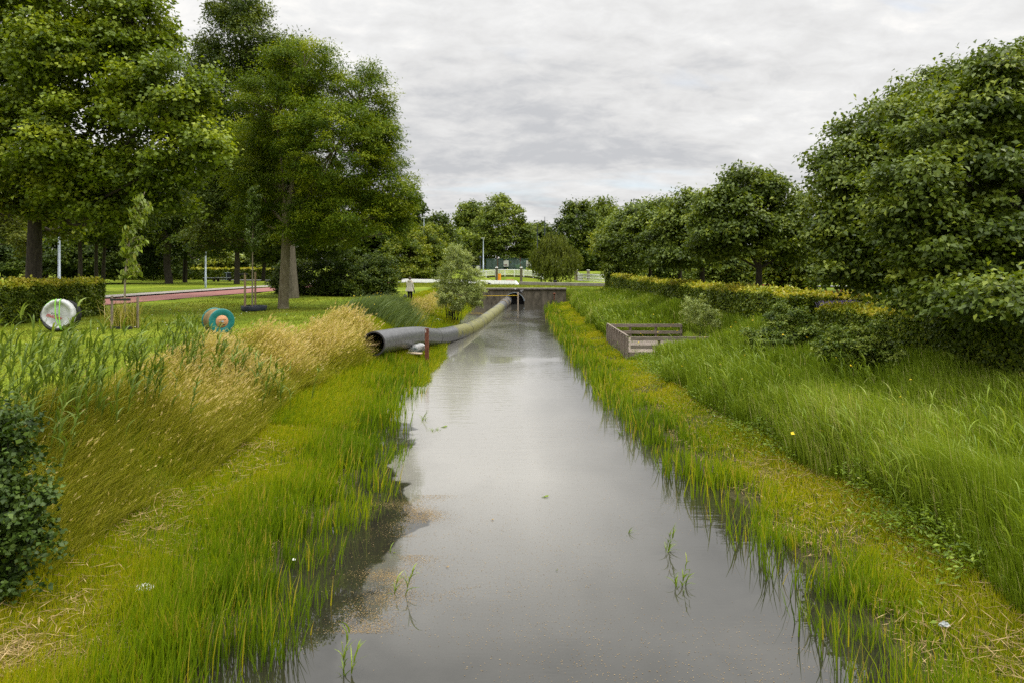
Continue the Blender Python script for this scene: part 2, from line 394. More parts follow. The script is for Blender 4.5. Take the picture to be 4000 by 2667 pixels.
GQ = np.stack([ii, ii + 1, ii + nx + 1, ii + nx], 1)
zone = np.clip((GZ - .15) / .35, 0, 1)                       # mud at the waterline, turf above
def groundmat():
    m, t, out = newmat("turf_and_mud")
    tcn = t.nodes.new("ShaderNodeTexCoord")
    n1 = t.nodes.new("ShaderNodeTexNoise"); n1.inputs['Scale'].default_value = .35; n1.inputs['Detail'].default_value = 5
    n2 = t.nodes.new("ShaderNodeTexNoise"); n2.inputs['Scale'].default_value = 9; n2.inputs['Detail'].default_value = 8; n2.inputs['Roughness'].default_value = .7
    n3 = t.nodes.new("ShaderNodeTexNoise"); n3.inputs['Scale'].default_value = 70; n3.inputs['Detail'].default_value = 4
    for n in (n1, n2, n3): t.links.new(tcn.outputs['Object'], n.inputs['Vector'])
    sm = mth(t, 'ADD', mth(t, 'MULTIPLY', n1.outputs[0], .5), mth(t, 'ADD', mth(t, 'MULTIPLY', n2.outputs[0], .3), mth(t, 'MULTIPLY', n3.outputs[0], .2)))
    turf = ramp(t, sm, [(.36, (.055, .085, .006)), (.47, (.105, .15, .009)), (.56, (.16, .195, .014)), (.66, (.22, .22, .04))])
    mud = ramp(t, n2.outputs[0], [(.3, (.025, .022, .012)), (.7, (.07, .065, .025))])
    at = t.nodes.new("ShaderNodeAttribute"); at.attribute_name = "tint"
    c = mixc(t, at.outputs['Fac'], mud, turf)
    p = t.nodes.new("ShaderNodeBsdfPrincipled"); p.inputs['Roughness'].default_value = .95; p.inputs['Specular IOR Level'].default_value = .1
    t.links.new(c, p.inputs['Base Color'])
    b = t.nodes.new("ShaderNodeBump"); b.inputs['Strength'].default_value = .6; b.inputs['Distance'].default_value = .04
    t.links.new(n3.outputs[0], b.inputs['Height']); t.links.new(b.outputs[0], p.inputs['Normal'])
    t.links.new(p.outputs[0], out.inputs[0]); return m
g = link("ground", np_mesh("ground", np.stack([GX.ravel(), GY.ravel(), GZ.ravel()], 1), GQ, groundmat(), tint=zone.ravel(), smooth=True))
tag(g, kind='structure')

def watermat():
    m, t, out = newmat("canal_water")
    tcn = t.nodes.new("ShaderNodeTexCoord")
    sx = t.nodes.new("ShaderNodeSeparateXYZ"); t.links.new(tcn.outputs['Object'], sx.inputs[0])
    def nz(scale, det, rough, dist, sc):
        mp = t.nodes.new("ShaderNodeMapping"); mp.inputs['Scale'].default_value = sc; t.links.new(tcn.outputs['Object'], mp.inputs[0])
        n = t.nodes.new("ShaderNodeTexNoise"); n.inputs['Scale'].default_value = scale; n.inputs['Detail'].default_value = det
        n.inputs['Roughness'].default_value = rough; n.inputs['Distortion'].default_value = dist
        t.links.new(mp.outputs[0], n.inputs['Vector']); return n.outputs[0]
    # a film of pollen and dust in drifts, paler to paint in reflected sky
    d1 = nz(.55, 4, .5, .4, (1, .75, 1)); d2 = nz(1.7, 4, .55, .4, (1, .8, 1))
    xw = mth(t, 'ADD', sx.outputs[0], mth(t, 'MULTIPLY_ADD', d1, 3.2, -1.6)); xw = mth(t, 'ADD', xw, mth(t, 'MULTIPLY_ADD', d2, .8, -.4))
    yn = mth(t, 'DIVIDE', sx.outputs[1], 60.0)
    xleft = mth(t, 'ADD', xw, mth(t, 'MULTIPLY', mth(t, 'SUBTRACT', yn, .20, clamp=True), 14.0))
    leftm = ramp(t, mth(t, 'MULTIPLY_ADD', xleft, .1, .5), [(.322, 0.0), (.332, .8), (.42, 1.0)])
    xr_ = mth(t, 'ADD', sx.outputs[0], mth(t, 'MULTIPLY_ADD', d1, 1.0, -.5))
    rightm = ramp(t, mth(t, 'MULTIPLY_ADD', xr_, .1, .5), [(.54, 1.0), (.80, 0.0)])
    nearm = ramp(t, yn, [(.11, .02), (.15, .35), (.22, .95), (.40, 1.15), (.58, .5), (1, .15)])  # pales mid channel to stand for sky mirrored in the water
    film_sheen = mth(t, 'MULTIPLY', mth(t, 'MULTIPLY', leftm, rightm), nearm)
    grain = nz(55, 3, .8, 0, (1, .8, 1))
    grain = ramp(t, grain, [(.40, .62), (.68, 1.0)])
    f2 = mth(t, 'MULTIPLY', film_sheen, grain)
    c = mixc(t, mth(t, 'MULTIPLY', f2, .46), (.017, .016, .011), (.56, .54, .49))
    p = t.nodes.new("ShaderNodeBsdfPrincipled"); t.links.new(c, p.inputs['Base Color'])
    t.links.new(mth(t, 'MULTIPLY_ADD', film_sheen, .012, .006), p.inputs['Roughness'])
    p.inputs['IOR'].default_value = 2.15; p.inputs['Specular IOR Level'].default_value = .5
    rp = nz(1.6, 3, .5, .2, (.55, 2.6, 1)); rf = nz(7, 2, .5, 0, (.5, 2.4, 1))
    wavem = ramp(t, nz(.16, 3, .5, .6, (1, .5, 1)), [(.44, .05), (.58, 1.0)])
    farw = ramp(t, mth(t, 'DIVIDE', sx.outputs[1], 60.0), [(.12, .06), (.40, .8), (.75, 1.0)])
    hsum = mth(t, 'ADD', rp, mth(t, 'MULTIPLY', rf, .35))
    b = t.nodes.new("ShaderNodeBump"); b.inputs['Distance'].default_value = .05
    t.links.new(mth(t, 'MULTIPLY', mth(t, 'MULTIPLY', wavem, farw), .35), b.inputs['Strength'])
    t.links.new(hsum, b.inputs['Height']); t.links.new(b.outputs[0], p.inputs['Normal'])
    t.links.new(p.outputs[0], out.inputs[0]); return m
wx = np.linspace(-6, 7, 14); wy = np.linspace(-14, 73.5, 60)
WX, WY = np.meshgrid(wx, wy); k = (np.arange(59)[:, None] * 14 + np.arange(13)[None, :]).ravel()
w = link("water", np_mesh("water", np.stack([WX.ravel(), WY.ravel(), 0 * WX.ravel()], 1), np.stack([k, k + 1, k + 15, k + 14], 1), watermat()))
tag(w, kind='structure')

# ---- red path and the paved strip beside it, the road over the culvert
def strip(name, left, right, mat, zoff, n=90, th=0.0):
    L = curve_pts(left, n); Rr = curve_pts(right, n); m = 7
    V = []
    for a, b in zip(L, Rr):
        for q in np.linspace(0, 1, m):
            p = a + (b - a) * q; V.append((p[0], p[1], 0))
    V = np.array(V); V[:, 2] = hgt(V[:, 0], V[:, 1]) * 0 + 1.74 + zoff
    k = (np.arange(n - 1)[:, None] * m + np.arange(m - 1)[None, :]).ravel()
    Q = np.stack([k, k + 1, k + m + 1, k + m], 1)
    o = link(name, np_mesh(name, V, Q, mat)); return tag(o, kind='structure')
M_redasph = surf("red_asphalt", (.165, .072, .062), (.235, .108, .094), 1.2, .9, .2, .2, detail=10)
M_pave = surf("grey_paving", (.17, .15, .135), (.28, .255, .23), 2.5, .9, .2, .2)
M_road = surf("grey_asphalt", (.12, .12, .12), (.2, .2, .2), 2, .9, .2, .2)
pr = [(-26.0, 20, 0), (-23.9, 40, 0), (-22.3, 55, 0), (-20.6, 66, 0), (-18.0, 78, 0), (-15.5, 90, 0)]
pl = [(-30.6, 20, 0), (-28.7, 40, 0), (-27.2, 55, 0), (-25.6, 68, 0), (-22.4, 84, 0), (-18.5, 100, 0)]
pk = [(a - 2.4, b + .6, 0) for a, b, _ in pl]
strip("red_path", pl, pr, M_redasph, .004)
strip("pavement", pk, [(a - .02, b, 0) for a, b, _ in pl], M_pave, .10)
strip("road", [(-60, 118, 0), (-30, 101, 0), (-12, 92.5, 0), (2, 86, 0), (12, 81, 0), (30, 77, 0), (60, 76, 0)],
      [(-60, 114, 0), (-30, 97, 0), (-12.5, 89, 0), (2, 81, 0), (11, 77, 0), (30, 73.5, 0), (60, 72, 0)], M_road, .03)

# ------------------------------------------------------------------ blades (grass, reeds)
def blades(base, h, w, lean_dir, lean, seg, tint, tip=.12, droop=0.0, along=None):
    """base (n,3), h, w, lean_dir (angle), lean (0..1.5) per blade -> V, Q, tint"""
    n = len(base); T = np.linspace(0, 1, seg + 1)
    d = np.stack([np.cos(lean_dir), np.sin(lean_dir), np.zeros(n)], 1)
    fa = rng.uniform(0, 2 * np.pi, n); sd = np.stack([np.cos(fa), np.sin(fa), np.zeros(n)], 1)
    V = np.zeros((n, seg + 1, 2, 3)); tt = np.zeros((n, seg + 1, 2))
    for i, t in enumerate(T):
        a = lean * t                                      # bending angle grows along the blade
        hor = h * lean * t * t * .55; ver = h * t * (1 - .22 * np.minimum(lean, 1.6) * t) - droop * h * t ** 3
        c = base + d * hor[:, None]; c[:, 2] += ver
        ww = w * (np.interp(t, [0, .35, .75, 1], [.75, 1, .7, tip])) * .5
        V[:, i, 0] = c - sd * ww[:, None]; V[:, i, 1] = c + sd * ww[:, None]
        tt[:, i, :] = (tint if along is None else np.clip(tint + along(t), 0, 1))[:, None]
    b = (np.arange(n) * (seg + 1) * 2)[:, None] + (np.arange(seg) * 2)[None, :]
    b = b.ravel(); Q = np.stack([b, b + 1, b + 3, b + 2], 1)
    return V.reshape(-1, 3), Q, tt.ravel()
def join(parts):
    Vs, Qs, Ts = [], [], []; o = 0
    for v, q, t in parts:
        Vs.append(v); Qs.append(q + o); Ts.append(t); o += len(v)
    return np.vstack(Vs), np.vstack(Qs), np.concatenate(Ts)
def sampY(n, y0, y1, p=1.3):
    u = rng.random(n)
    if abs(p - 1) < 1e-3: return y0 * (y1 / y0) ** u
    return (y0 ** (1 - p) + u * (y1 ** (1 - p) - y0 ** (1 - p))) ** (1 / (1 - p))
def inview(X, Y, m=1.5): return np.abs(X) < .775 * Y + m
def noise2(X, Y, f, s=0.0):
    return .5 + .25 * (np.sin(X * f + 1.3 * np.sin(Y * f * .7 + s) + s) + np.sin(Y * f * 1.1 + 1.7 * np.sin(X * f * .6 + 2 * s) + 3 * s))
def stuff(name, parts, mat):
    v, q, t = join(parts); return tag(link(name, np_mesh(name, v, q, mat, tint=t)), kind='stuff')

# --- left marsh grass (sparse over the water, dense behind)
def left_marsh():
    out = []
    n = 205000; Y = sampY(n, 5.2, 27, 1.5); d = rng.uniform(-.12, 4.3, n)
    X = xl(Y) - d; far = sstep(20, 27, Y)
    keep = inview(X, Y) & (rng.random(n) < np.interp(d, [-.1, .3, .8, 1.5, 2], [.03, .12, .26, .55, 1])) & (d < 4.2 - 2.2 * far)
    tuft = noise2(X, Y, 5.0, .4)
    keep &= rng.random(n) < np.where(d < 1.1, np.clip(.1 + 1.5 * (tuft - .2), .08, 1), 1.0)
    keep &= (noise2(X, Y, 2.6, 3.3) > .30) | (rng.random(n) < .35)
    X, Y, d, tuft = X[keep], Y[keep], d[keep], tuft[keep]; n = len(X)
    Z = hgt(X, Y); Z = np.maximum(Z, -.2)
    hh = np.interp(d, [-.1, .6, 1.6, 2.6, 3.5, 4.2], [.46, .50, .34, .14, .15, .24]) * rng.uniform(.55, 1.25, n) * (.55 + .9 * noise2(X, Y, 1.7, 2))
    hh += np.maximum(0, .0 - Z)
    w_ = np.maximum(.0085, .00110 * Y) * rng.uniform(.6, 1.5, n) * np.interp(d, [1, 1.8], [1.35, .9])
    tint = np.clip(rng.normal(.40, .13, n) + .25 * (noise2(X, Y, .8, 1) - .5) + np.interp(d, [1.2, 2.4], [0, .26]), 0, .9)
    brown = rng.random(n) < .09; tint[brown] = 1.0
    out.append(blades(np.stack([X, Y, Z], 1), hh, w_, rng.uniform(-2.2, 1.2, n), rng.uniform(.05, .6, n), 3, tint, along=lambda t: -.22 * (1 - t) ** 1.5))
    return out
stuff("marsh_grass", left_marsh(), M_marsh)
def right_marsh():
    n = 190000; Y = sampY(n, 5.2, 70, 1.45); d = rng.uniform(-.15, 3.0, n)
    X = xr(Y) + d; 
    tuft = noise2(X, Y, 4.3, 1.4)
    keep = inview(X, Y) & (rng.random(n) < np.interp(d, [-.15, .3, .8, 1.5, 2], [.03, .12, .28, .6, 1])) & (d < 2.5 + .5 * noise2(X, Y, .9, 5))
    keep &= rng.random(n) < np.where(d < 1.0, np.clip(.1 + 1.5 * (tuft - .2), .08, 1), 1.0)
    keep &= (noise2(X, Y, 2.4, 1.3) > .30) | (rng.random(n) < .35)
    X, Y, d = X[keep], Y[keep], d[keep]; n = len(X)
    Z = np.maximum(hgt(X, Y), -.2)
    hh = np.interp(d, [-.1, .5, 1.0, 1.6, 3], [.50, .48, .30, .13, .16]) * rng.uniform(.55, 1.25, n) * (.55 + .9 * noise2(X, Y, 1.6, 4))
    hh += np.maximum(0, -Z)
    w_ = np.maximum(.0085, .00110 * Y) * rng.uniform(.6, 1.5, n) * np.interp(d, [1, 1.8], [1.35, .9])
    tint = np.clip(rng.normal(.44, .13, n) + .30 * (noise2(X, Y, .7, 3) - .5) + np.interp(d, [.9, 1.7], [0, .26]), 0, .9)
    brown = rng.random(n) < .10; tint[brown] = 1.0
    return [blades(np.stack([X, Y, Z], 1), hh, w_, rng.uniform(-1.5, 3.5, n), rng.uniform(.05, .6, n), 3, tint, along=lambda t: -.22 * (1 - t) ** 1.5)]
stuff("water_edge_grass", right_marsh(), M_marsh)

# --- short turf on the left lawn, right verge and the dam
def lawn():
    n = 210000; Y = sampY(n, 9, 62, 1.15); X = rng.uniform(-1, 1, n) * (.78 * Y + 1)
    dl = xl(Y) - X
    keep = (dl > np.where(Y < 22, 5.0, 3.3)) & (X > -21)
    X, Y = X[keep], Y[keep]; n = len(X); Z = hgt(X, Y)
    hh = rng.uniform(.03, .07, n) * (1 + .5 * noise2(X, Y, .6)); w_ = np.maximum(.006, .0011 * Y)
    st = noise2(X, Y, .35, 2); st2 = noise2(X, Y, 1.3, 5)
    tint = np.clip(rng.normal(.47, .2, n) + .6 * (st - .5) + .4 * (st2 - .5), 0, 1)
    a = blades(np.stack([X, Y, Z - .005], 1), hh, w_, rng.uniform(0, 6.28, n), rng.uniform(.2, 1.1, n), 1, tint, tip=.25)
    n = 26000; Y = sampY(n, 71.95, 95, 1.0); X = rng.uniform(-14, 14, n); keep = (Y < 84 - .45 * X)
    X, Y = X[keep], Y[keep]; n = len(X); Z = hgt(X, Y)
    b = blades(np.stack([X, Y, Z - .01], 1), rng.uniform(.06, .18, n), np.full(n, .07), rng.uniform(0, 6.28, n), rng.uniform(.2, 1, n), 1, np.clip(rng.normal(.45, .2, n), 0, 1), tip=.25)
    return [a, b]
stuff("lawn_grass", lawn(), M_lawn)

# --- left bank beyond the pipe: bright fine grass
def bank_far():
    n = 90000; Y = sampY(n, 16, 71, 1.2); d = rng.uniform(-.1, 3.8, n); d = np.where(Y < 23, 1.2 + d * .7, d); X = xl(Y) - d
    Z = np.maximum(hgt(X, Y), -.2)
    hh = np.interp(d, [0, .8, 2.4, 3.8], [.35, .35, .30, .22]) * rng.uniform(.6, 1.3, n); w_ = .00115 * Y
    tint = np.clip(rng.normal(.60, .17, n) + .3 * (noise2(X, Y, .6, 7) - .5), 0, .95)
    return [blades(np.stack([X, Y, Z], 1), hh, w_, rng.uniform(-1, 1, n), rng.uniform(.2, .9, n), 2, tint)]
stuff("bank_grass", bank_far(), M_marsh)

# --- tall dry grass on the left crest, blown to the right
def dry_clumps(x0, n, y0, y1, dlo, dhi, hmul=1.0, p=1.1):
    Y = sampY(n, y0, y1, p); d = rng.uniform(dlo, dhi, n); X = xl(Y) - d + (1.5 * sstep(19, 26, Y) if y0 < 20 else 0)
    cl = noise2(X, Y, 1.7, .3); keep = inview(X, Y, 2.0) & (rng.random(n) < .35 + .9 * cl)
    X, Y, d, cl = X[keep], Y[keep], d[keep], cl[keep]; n = len(X); Z = hgt(X, Y)
    hh = rng.uniform(.40, .98, n) * (.60 + .55 * cl) * hmul * np.interp(d, [dlo, dlo + .6, dhi], [.6, 1, .9]) * np.interp(Y, [7, 11, 15, 20], [.62, .68, .9, 1])
    w_ = np.maximum(.0045, .0008 * Y) * rng.uniform(.7, 1.25, n)
    golden = sstep(11.5, 17, Y) * sstep(dlo + .2, dlo + 1.1, d)
    tint = np.clip(rng.normal(.20, .12, n) + .36 * golden * (.25 + .9 * cl), 0, .7)
    ld = rng.normal(.0, .55, n)
    a = blades(np.stack([X, Y, Z], 1), hh, w_, ld, rng.uniform(.45, 1.35, n), 4, tint, along=lambda t: .30 * max(0, (t - .35)))
    # feathery heads
    s = rng.random(n) < (.012 + .22 * golden)
    hb = np.stack([X[s], Y[s], Z[s]], 1); m = s.sum(); h2 = hh[s] * rng.uniform(1.02, 1.25, m)
    b = blades(hb, h2, w_[s] * .55, ld[s], rng.uniform(.35, 1.05, m), 4, np.full(m, .45), along=lambda t: .2 * t)
    V = b[0].reshape(m, 5, 2, 3)
    tipc = V[:, 4].mean(1); pre = V[:, 3].mean(1); dr = tipc - pre
    hd = []
    for q in range(3):
        c = pre + dr * rng.uniform(.2, 1.0, (m, 1)); L = dr * rng.uniform(.35, .6, (m, 1)) + rng.normal(0, .012, (m, 3))
        side = np.cross(L, rng.normal(size=(m, 3))); side /= np.linalg.norm(side, axis=1, keepdims=True) + 1e-9
        ww = (np.maximum(.0055, .00085 * Y[s]) * rng.uniform(.6, 1.2, m))[:, None]
        vv = np.stack([c, c + L * .5 + side * ww, c + L, c + L * .5 - side * ww], 1).reshape(-1, 3)
        qq = (np.arange(m) * 4)[:, None] + np.arange(4)[None, :]
        hd.append((vv, qq, np.repeat(np.clip(rng.normal(.82, .14, m), .4, 1), 4)))
    return [a, b] + hd
dg = dry_clumps(0, 74000, 8.2, 27.0, 3.25, 5.7, 1.0, 1.0) + dry_clumps(0, 7000, 39, 60, 1.2, 2.9, .62)
stuff("tall_dry_grass", dg, M_dry)

# --- the reed bed on the right
def reedbed():
    out = []
    n = 170000; Y = sampY(n, 6.0, 69.5, 1.3); d = rng.uniform(1.75, 7.0, n); X = xr(Y) + d
    X = np.where(X > 9.7, 9.7 - rng.random(n) * 3, X); d = X - xr(Y)
    cl = noise2(X, Y, .9, .9)
    keep = inview(X, Y, 2.0) & (d > 2.0 + .55 * noise2(X, Y, 1.1, 2.2)) & ~((X > 4.5) & (X < 8.7) & (Y > 27.6) & (Y < 34.0)) & (X < 9.75)
    X, Y, d, cl = X[keep], Y[keep], d[keep], cl[keep]; n = len(X); Z = hgt(X, Y)
    edge = np.clip((d - 1.9) / .8, .35, 1)
    hh = rng.uniform(.55, 1.2, n) * (.80 + .28 * cl) * edge * np.interp(X, [4, 6.2, 7.6, 9.6], [1.4, 1.15, .66, .42])
    hh *= np.where((Y > 18) & (Y < 28) & (d < 4.6), .72, 1.0); hh *= np.where((Y > 22.5) & (Y < 28) & (X < 5.7), .45, 1.0)
    hh *= .80 + .40 * noise2(X, Y, 2.3, 5.1)
    w_ = np.maximum(.0085, .00105 * Y) * rng.uniform(.6, 1.3, n)
    tint = np.clip(rng.normal(.47, .16, n) + .40 * (noise2(X, Y, .55, 6) - .5), 0, .95)
    s = rng.random(n) < .02; tint[s] = 1
    ld = rng.normal(2.9, .8, n)
    out.append(blades(np.stack([X, Y, Z], 1), hh, w_, ld, rng.uniform(.03, .46, n), 4, tint, along=lambda t: .30 * (t - .35)))
    # arching side leaves near the tops
    k = rng.random(n) < .15; m = k.sum()
    bb = np.stack([X[k], Y[k], Z[k] + hh[k] * rng.uniform(.35, .75, m)], 1)
    out.append(blades(bb, hh[k] * rng.uniform(.3, .55, m), w_[k] * 1.15, rng.normal(2.9, 1.0, m), rng.uniform(.8, 1.6, m), 3, np.clip(tint[k] + .14, 0, .95), droop=.15))
    n = 2600; Y = sampY(n, 6.5, 45, 1.35); d = rng.uniform(2.3, 5.6, n); X = xr(Y) + d
    keep = inview(X, Y, 1) & (noise2(X, Y, 1.2, 7.7) > .45) & ~((X > 4.2) & (X < 8.9) & (Y > 23) & (Y < 34.5)); X, Y = X[keep], Y[keep]; n = len(X); Z = hgt(X, Y)
    hh = rng.uniform(.8, 1.45, n) * np.interp(X, [6, 8.5], [1, .55]); ld = rng.normal(2.8, .6, n); tn = np.clip(rng.normal(.55, .14, n), 0, .93)
    st = blades(np.stack([X, Y, Z], 1), hh, np.maximum(.010, .001 * Y), ld, rng.uniform(.15, .7, n), 5, tn); out.append(st); cen = st[0].reshape(n, 6, 2, 3).mean(2)
    for lv in range(4):
        i0 = rng.integers(2, 6, n); bb = cen[np.arange(n), i0]
        out.append(blades(bb, rng.uniform(.25, .5, n), np.maximum(.015, .0011 * Y) * rng.uniform(.7, 1.2, n), rng.normal(2.6, 1.1, n), rng.uniform(.7, 1.6, n), 4, np.clip(tn + rng.normal(.06, .1, n), 0, .93), tip=.05, droop=.12))
    return out
stuff("reed_bed", reedbed(), M_reed)

# ------------------------------------------------------------------ leaf clouds
def unit(v): return v / (np.linalg.norm(v, axis=1, keepdims=True) + 1e-9)
def leaf_quads(P, A, N, L, Wd, tint, fold=.18):
    """P centres, A axis dirs, N normals, L lengths, Wd widths"""
    A = unit(A); N = N - A * (N * A).sum(1, keepdims=True); N = unit(N); B = np.cross(A, N)
    L = L[:, None]; Wd = Wd[:, None]
    v = np.stack([P - A * L * .5, P + B * Wd * .5 + N * Wd * fold - A * L * .05, P + A * L * .5 - N * Wd * fold * .6, P - B * Wd * .5 + N * Wd * fold - A * L * .05], 1)
    q = (np.arange(len(P)) * 4)[:, None] + np.arange(4)[None, :]
    return v.reshape(-1, 3), q, np.repeat(tint, 4)
def sphere(n):
    v = rng.normal(size=(n, 3)); return unit(v)
def crown_clumps(lobes, n, inner=.22):
    L = np.array(lobes); area = (L[:, 3] * L[:, 4] * L[:, 5]) ** (2 / 3)
    out = np.zeros((0, 3)); lid = np.zeros(0, int); outd = np.zeros((0, 3))
    while len(out) < n:
        k = rng.choice(len(L), n * 2, p=area / area.sum()); d = sphere(n * 2)
        rr = np.where(rng.random(n * 2) < inner, rng.uniform(.35, .8, n * 2), rng.uniform(.78, 1.08, n * 2))
        p = L[k, :3] + d * L[k, 3:6] * rr[:, None]
        ok = np.ones(len(p), bool)
        for j in range(len(L)):
            q = np.linalg.norm((p - L[j, :3]) / L[j, 3:6], axis=1)
            ok &= (j == k) | (q > .72) | (rng.random(len(p)) < .12)
        out = np.vstack([out, p[ok]]); lid = np.concatenate([lid, k[ok]]); outd = np.vstack([outd, d[ok]])
    return out[:n], lid[:n], outd[:n]
def crown_leaves(C, D, per, cr, leaf, asp, flat=.55, droop=.25, hang=0.0, topb=.16, tj=.16, tmean=.42):
    n = len(C) * per
    ci = np.repeat(np.arange(len(C)), per)
    size = rng.uniform(.6, 1.3, len(C))[ci]
    d = sphere(n); d[:, 2] = np.where(d[:, 2] < -.25, -d[:, 2] * .6, d[:, 2])
    r = cr * size * rng.uniform(.25, 1.0, n) ** .6
    P = C[ci] + d * r[:, None] * np.array([1, 1, flat])
    P += D[ci] * (cr * .25 * rng.normal(0, 1, n))[:, None]
    if hang: P[:, 2] -= hang * rng.random(n) ** 1.5
    A = unit(d * np.array([1, 1, .3]) + rng.normal(0, .5, (n, 3)) - np.array([0, 0, droop]))
    N = unit(np.array([0, 0, .65]) + .55 * D[ci] + .45 * d + .55 * rng.normal(size=(n, 3)))
    ct = rng.normal(0, .19, len(C))[ci]
    t = np.clip(rng.normal(tmean, tj, n) + ct + topb * d[:, 2], 0, 1)  # clump tint and lighter clump tops paint in lit leaf clusters
    Ls = leaf * rng.uniform(.65, 1.3, n)
    return leaf_quads(P, A, N, Ls, Ls * asp, t)

def tubes_mesh(name, tubes, mat, parent=None, n=6):
    mb = MB()
    for pts, rad, k in tubes: mb.tube(pts, rad, k, caps=False)
    return mb.build(name, mat, parent)

def tree(name, label, base, tr, fork, lobes, nclump, per, cr, leaf, mleaf, mbark, group=None, asp=.55, cat='tree', flat=.95, hang=0.0, inner=.22, limbs=True, lean=0.0, tmean=.42, droop=.25, nstem=1, twig=1.0):
    base = np.array(base, float); base[2] = hgt(base[0], base[1]) - .05
    lobes = [(l[0], l[1], l[2], l[3] * .9, l[4] * .9, l[5] * .9) for l in lobes]
    for l in list(lobes):
        for _ in range(3):
            d_ = sphere(1)[0] * np.array([1, 1, .85]); lobes.append((l[0] + d_[0] * l[3] * .85, l[1] + d_[1] * l[4] * .85, l[2] + d_[2] * l[5] * .85, l[3] * .40, l[4] * .40, l[5] * .40))
    cr *= 1.2; per = int(per * 1.25); root = empty(name, base); tag(root, label, cat, group)
    LB = np.array(lobes); C, lid, D = crown_clumps(lobes, nclump, inner)
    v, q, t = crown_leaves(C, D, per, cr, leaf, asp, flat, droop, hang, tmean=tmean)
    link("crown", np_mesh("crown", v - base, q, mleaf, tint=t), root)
    cen = LB[:, :3].mean(0)
    fk = np.array([base[0] * .93 + cen[0] * .07 + lean, base[1] * .93 + cen[1] * .07, fork])
    T = []
    for sidx in range(nstem):
        off = np.array([0, 0, 0.]) if nstem == 1 else np.array([rng.normal(0, tr * 2.5), rng.normal(0, tr * 2.5), 0])
        fk2 = fk + off * 3
        mid = (base + fk2) / 2 + np.array([rng.normal(0, .08), rng.normal(0, .08), 0]) * tr * 3
        pts = curve_pts([base + off, base + off + np.array([0, 0, .35]), mid, fk2], 9)
        rad = list(np.interp(np.linspace(0, 1, 9), [0, .08, .3, 1], [tr * 1.35, tr * 1.08, tr, tr * .72]))
        T.append((pts - base, rad, 10))
    top = LB[np.argmax(LB[:, 2] + LB[:, 5] * .5)]
    T.append((curve_pts([fk, (fk + top[:3]) / 2 + rng.normal(0, .25, 3) * tr, top[:3] + np.array([0, 0, top[5] * .5])], 7) - base, list(np.linspace(tr * .72, tr * .1, 7)), 7))
    if limbs:
        for j, lb in enumerate(LB[:len(LB) // 4]):
            st = fk if lb[2] > fork - .5 else np.array([fk[0], fk[1], max(fork * .75 + base[2] * .25, lb[2] - .6)])
            e = lb[:3]; m_ = (st * .5 + e * .5) + np.array([0, 0, -.08 * np.linalg.norm(e - st)]) + rng.normal(0, .12, 3)
            T.append((curve_pts([st, m_, e], 6) - base, list(np.linspace(tr * .36, tr * .10, 6)), 6))
        sel = np.arange(len(C)) if len(C) < 160 else rng.choice(len(C), 160, replace=False)
        for i in sel:
            a = LB[lid[i], :3]; e = C[i]; m_ = (a + e) / 2 + rng.normal(0, .12, 3)
            T.append((np.array([a, m_, e]) - base, [tr * .16 * twig, tr * .09 * twig, tr * .03], 4))
    tubes_mesh("trunk", T, mbark, root)
    return root
def lb(px, py, rx, ry, Y, dep=None):
    c = W(px, py, Y); s = Y / F
    return (c[0], c[1], c[2], rx * s, (dep if dep else .5 * (rx + ry) * s), ry * s)

# ---- left foreground trees
tree("maple_tree", "tall broad maple with a thick trunk behind the left clipped hedge", (-22.5, 32, 1.7), .38, 6.4,
     [lb(330, 250, 300, 210, 31), lb(60, 120, 300, 230, 33), lb(630, 400, 210, 170, 29.5), lb(260, 560, 300, 170, 30), lb(720, 590, 150, 110, 29), lb(560, 690, 190, 90, 29),
      lb(20, 640, 220, 120, 31), lb(240, -90, 330, 220, 32), lb(520, 90, 150, 170, 31), lb(330, 760, 170, 70, 30), lb(80, 800, 150, 60, 31.5), lb(-250, 400, 300, 320, 33), lb(420, 840, 150, 70, 30.5), lb(600, 800, 120, 60, 30), lb(250, 850, 90, 50, 31.5), lb(240, 890, 80, 50, 36)],
     900, 150, .70, .18, M_maple, M_bark_dark, asp=.85, tmean=.46, flat=.85)
tree("ash_tree", "large feathery ash whose pale trunk stands on the lawn", (-12.6, 37.6, 1.7), .30, 6.3,
     [lb(1190, 265, 125, 120, 37), lb(1400, 400, 140, 140, 37.5), lb(1080, 450, 170, 180, 37.5), lb(1300, 590, 220, 200, 36), lb(1480, 560, 90, 140, 38), lb(1520, 740, 105, 130, 37.5),
      lb(1130, 760, 220, 150, 40.5, 2.6), lb(1350, 860, 210, 110, 36.5), lb(1560, 900, 60, 70, 38), lb(960, 640, 130, 160, 40.5, 2.4), lb(1220, 920, 140, 60, 37.5, 2), lb(1120, 740, 190, 140, 38.8, 1.9), lb(1000, 850, 120, 70, 39.5, 1.6), lb(1590, 800, 40, 60, 38)],
     1250, 140, .55, .17, M_ash, M_bark_ash, asp=.30, droop=.5, tmean=.45, flat=1.0)
tree("tall_ash_tree", "taller dark ash standing behind the pale trunked ash, its top the highest", (-15.7, 49, 1.7), .40, 9.0,
     [lb(920, 50, 120, 85, 50), lb(960, 190, 150, 130, 50), lb(870, 320, 130, 170, 50), lb(850, 570, 150, 180, 50), lb(1010, 640, 200, 200, 51), lb(860, 800, 150, 110, 50), lb(1130, 320, 110, 160, 51), lb(1080, 900, 150, 90, 51), lb(1250, 950, 150, 70, 52), lb(800, 250, 70, 90, 50), lb(790, 450, 110, 140, 50), lb(840, 930, 110, 50, 50)],
     950, 110, .85, .24, M_dark, M_bark, asp=.38, droop=.4, tmean=.45, flat=1.0)

